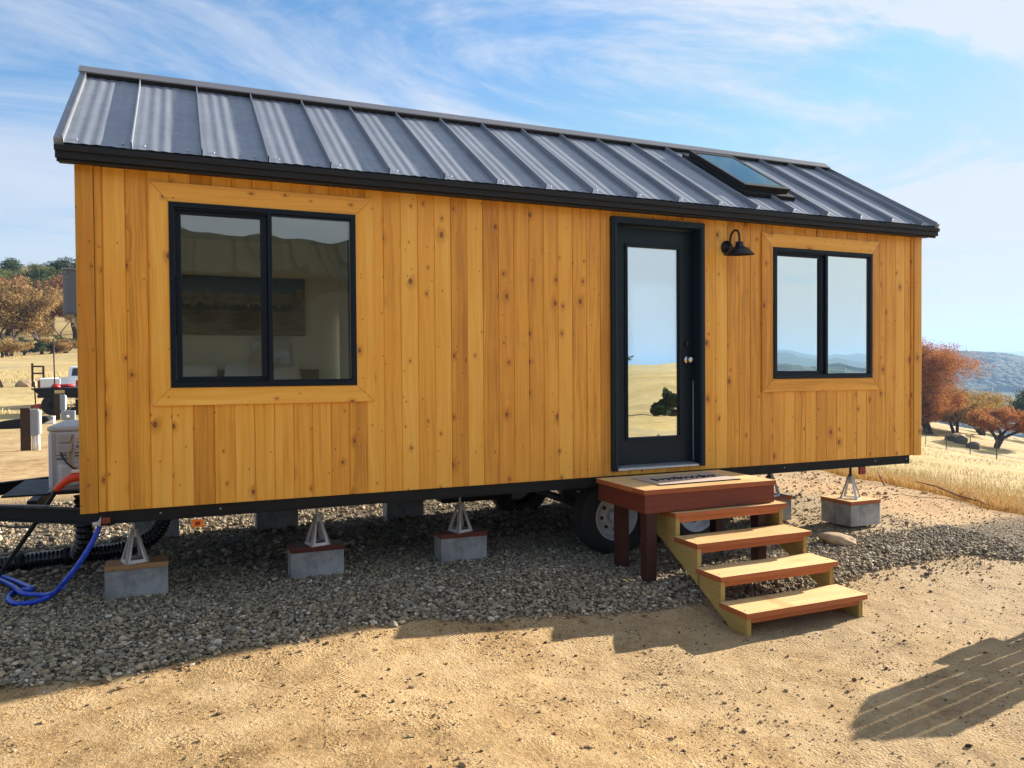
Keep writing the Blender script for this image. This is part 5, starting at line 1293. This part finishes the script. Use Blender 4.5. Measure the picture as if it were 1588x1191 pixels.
for sx_ in (-.88, .88):
    for yy in (1.0, 4.7):
        m = MB(); m.lathe([(.18, -.11), (.33, -.12), (.38, -.09), (.39, 0), (.38, .09), (.33, .12), (.18, .11)], (sx_, yy, .38), (1, 0, 0), 28); w_ = m.build('wheel', W['tire'], tk)
        MB().lathe([(0, .07), (.14, .09), (.18, .10), (.19, .06)], (sx_, yy, .38), (1 if sx_ > 0 else -1, 0, 0), 20).build('rim', W['alu'], w_)
# stake with red bundle, frames, stone
x, y, z = gpt(-8.62, 39); m = MB(); m.tube([(0, 0, -.1), (-.04, 0, 1.15)], .028, 6); o_ = m.build('steel_stake', W['steelpost'], None, loc=(x, y, z)); tag(o_, 'thin dark stake standing behind a red bundle', 'stake')
x, y, z = gpt(-8.3, 38.6); m = MB(); m.tube([(-.4, 0, .08), (-.1, .05, .12), (.3, 0, .07), (.5, .02, .06)], [.07, .10, .07, .05], 8); o_ = m.build('red_bundle', W['red'], None, loc=(x, y, z)); tag(o_, 'red bundle lying on the ground at the foot of the stake', 'bundle')
x, y, z = gpt(-7.75, 38); m = MB(); m.box(-.2, .2, -.15, .15, 0, .28); o_ = m.build('black_crate', W['black'], None, bevel=.01, loc=(x, y, z)); tag(o_, 'small black crate on the ground left of the trailer wheel', 'crate')
m = MB().lathe([(0, 0), (.08, 0), (.08, .24), (.05, .28), (0, .28)], (.0, .0, .0), (0, 0, 1), 14); x, y, z = gpt(-7.62, 37.6); o_ = m.build('water_jug', W['white_pvc'], None, loc=(x+.2, y, z)); tag(o_, 'pale blue and white jug right beside the black crate', 'jug')
hf_ = empty('rail_frame', gpt(-8.45, 49.5)); tag(hf_, 'dark H shaped timber frame of two posts and two rails on the slope', 'fence frame')
for sx_ in (-.28, .24): MB().box(sx_-.05, sx_+.05, -.05, .05, -.2, 1.30 if sx_ < 0 else 1.15).build('post', W['dark_wood'], hf_)
for zz_ in (1.08, .70): MB().box(-.23, .19, -.03, .03, zz_, zz_+.09).build('rail', W['dark_wood'], hf_)
x, y, z = gpt(-10.42, 49); st = empty('sawhorse', (x, y, z)); tag(st, 'leaning dark trestle cut by the left edge of the picture', 'trestle')
for a, b in (((-.35, 0, .95), (.0, 0, 0)), ((-.35, 0, .95), (-.7, 0, 0)), ((-.35, .4, .95), (.0, .4, 0))): MB().bar(a, b, .07, .07).build('leg', W['dark_wood'], st)
for zz_ in (.35, .65): MB().bar((-.62, 0, zz_), (-.08, 0, zz_), .06, .06).build('rail', W['dark_wood'], st)
rock('rock', gpt(-9.1, 50, .1), (.5, .35, .3), W['rock'], 'pale rock on the slope left of the H shaped frame', 'rock', 71)
x, y, z = gpt(-7.55, 36.5); m = MB(); m.tube([(0, 0, -.1), (-.03, 0, 2.9)], .03, 6); o_ = m.build('steel_pole', W['steelpost'], None, loc=(x, y, z)); tag(o_, 'tall thin dark pole rising from the trailer deck', 'pole')

# ================================================================== neighbouring house behind the viewpoint (mirrored in the window)
nb = empty('neighbour_house', (-1.5, -12.6, float(ground_z(-1.5, -12.6)))); tag(nb, 'olive neighbouring tiny house with a dark ribbed roof, mirrored in the large left window', 'house')
MB().box(-6.5, 6.2, -3.0, 0, .5, 3.85).build('wall', W['fur'], nb)
m = MB(); m.prism([(.35, 3.72), (.35, 3.80), (-1.5, 5.05), (-3.35, 3.80), (-3.35, 3.72), (-1.5, 4.95)], 0, -6.8, 6.5)
rf = m.build('roof', W['darkroof'], nb)
m = MB()
for x in np.arange(-6.7, 6.5, .41):
    m.bar((x, .36, 3.82), (x, -1.5, 5.07), .012, .05)
m.split('seam', W['darkroof'], rf)
m = MB(); m.box(-6.4, 6.1, -2.9, -.1, -.3, .5); m.build('skirt', W['black'], nb)
for x in (-4.5, 0.2, 4.0):
    w_ = MB().box(x-.6, x+.6, .0, .03, 1.5, 2.7).build('window', W['frame'], nb); MB().box(x-.54, x+.54, .031, .036, 1.56, 2.64).build('pane', W['glass_dark'], w_)
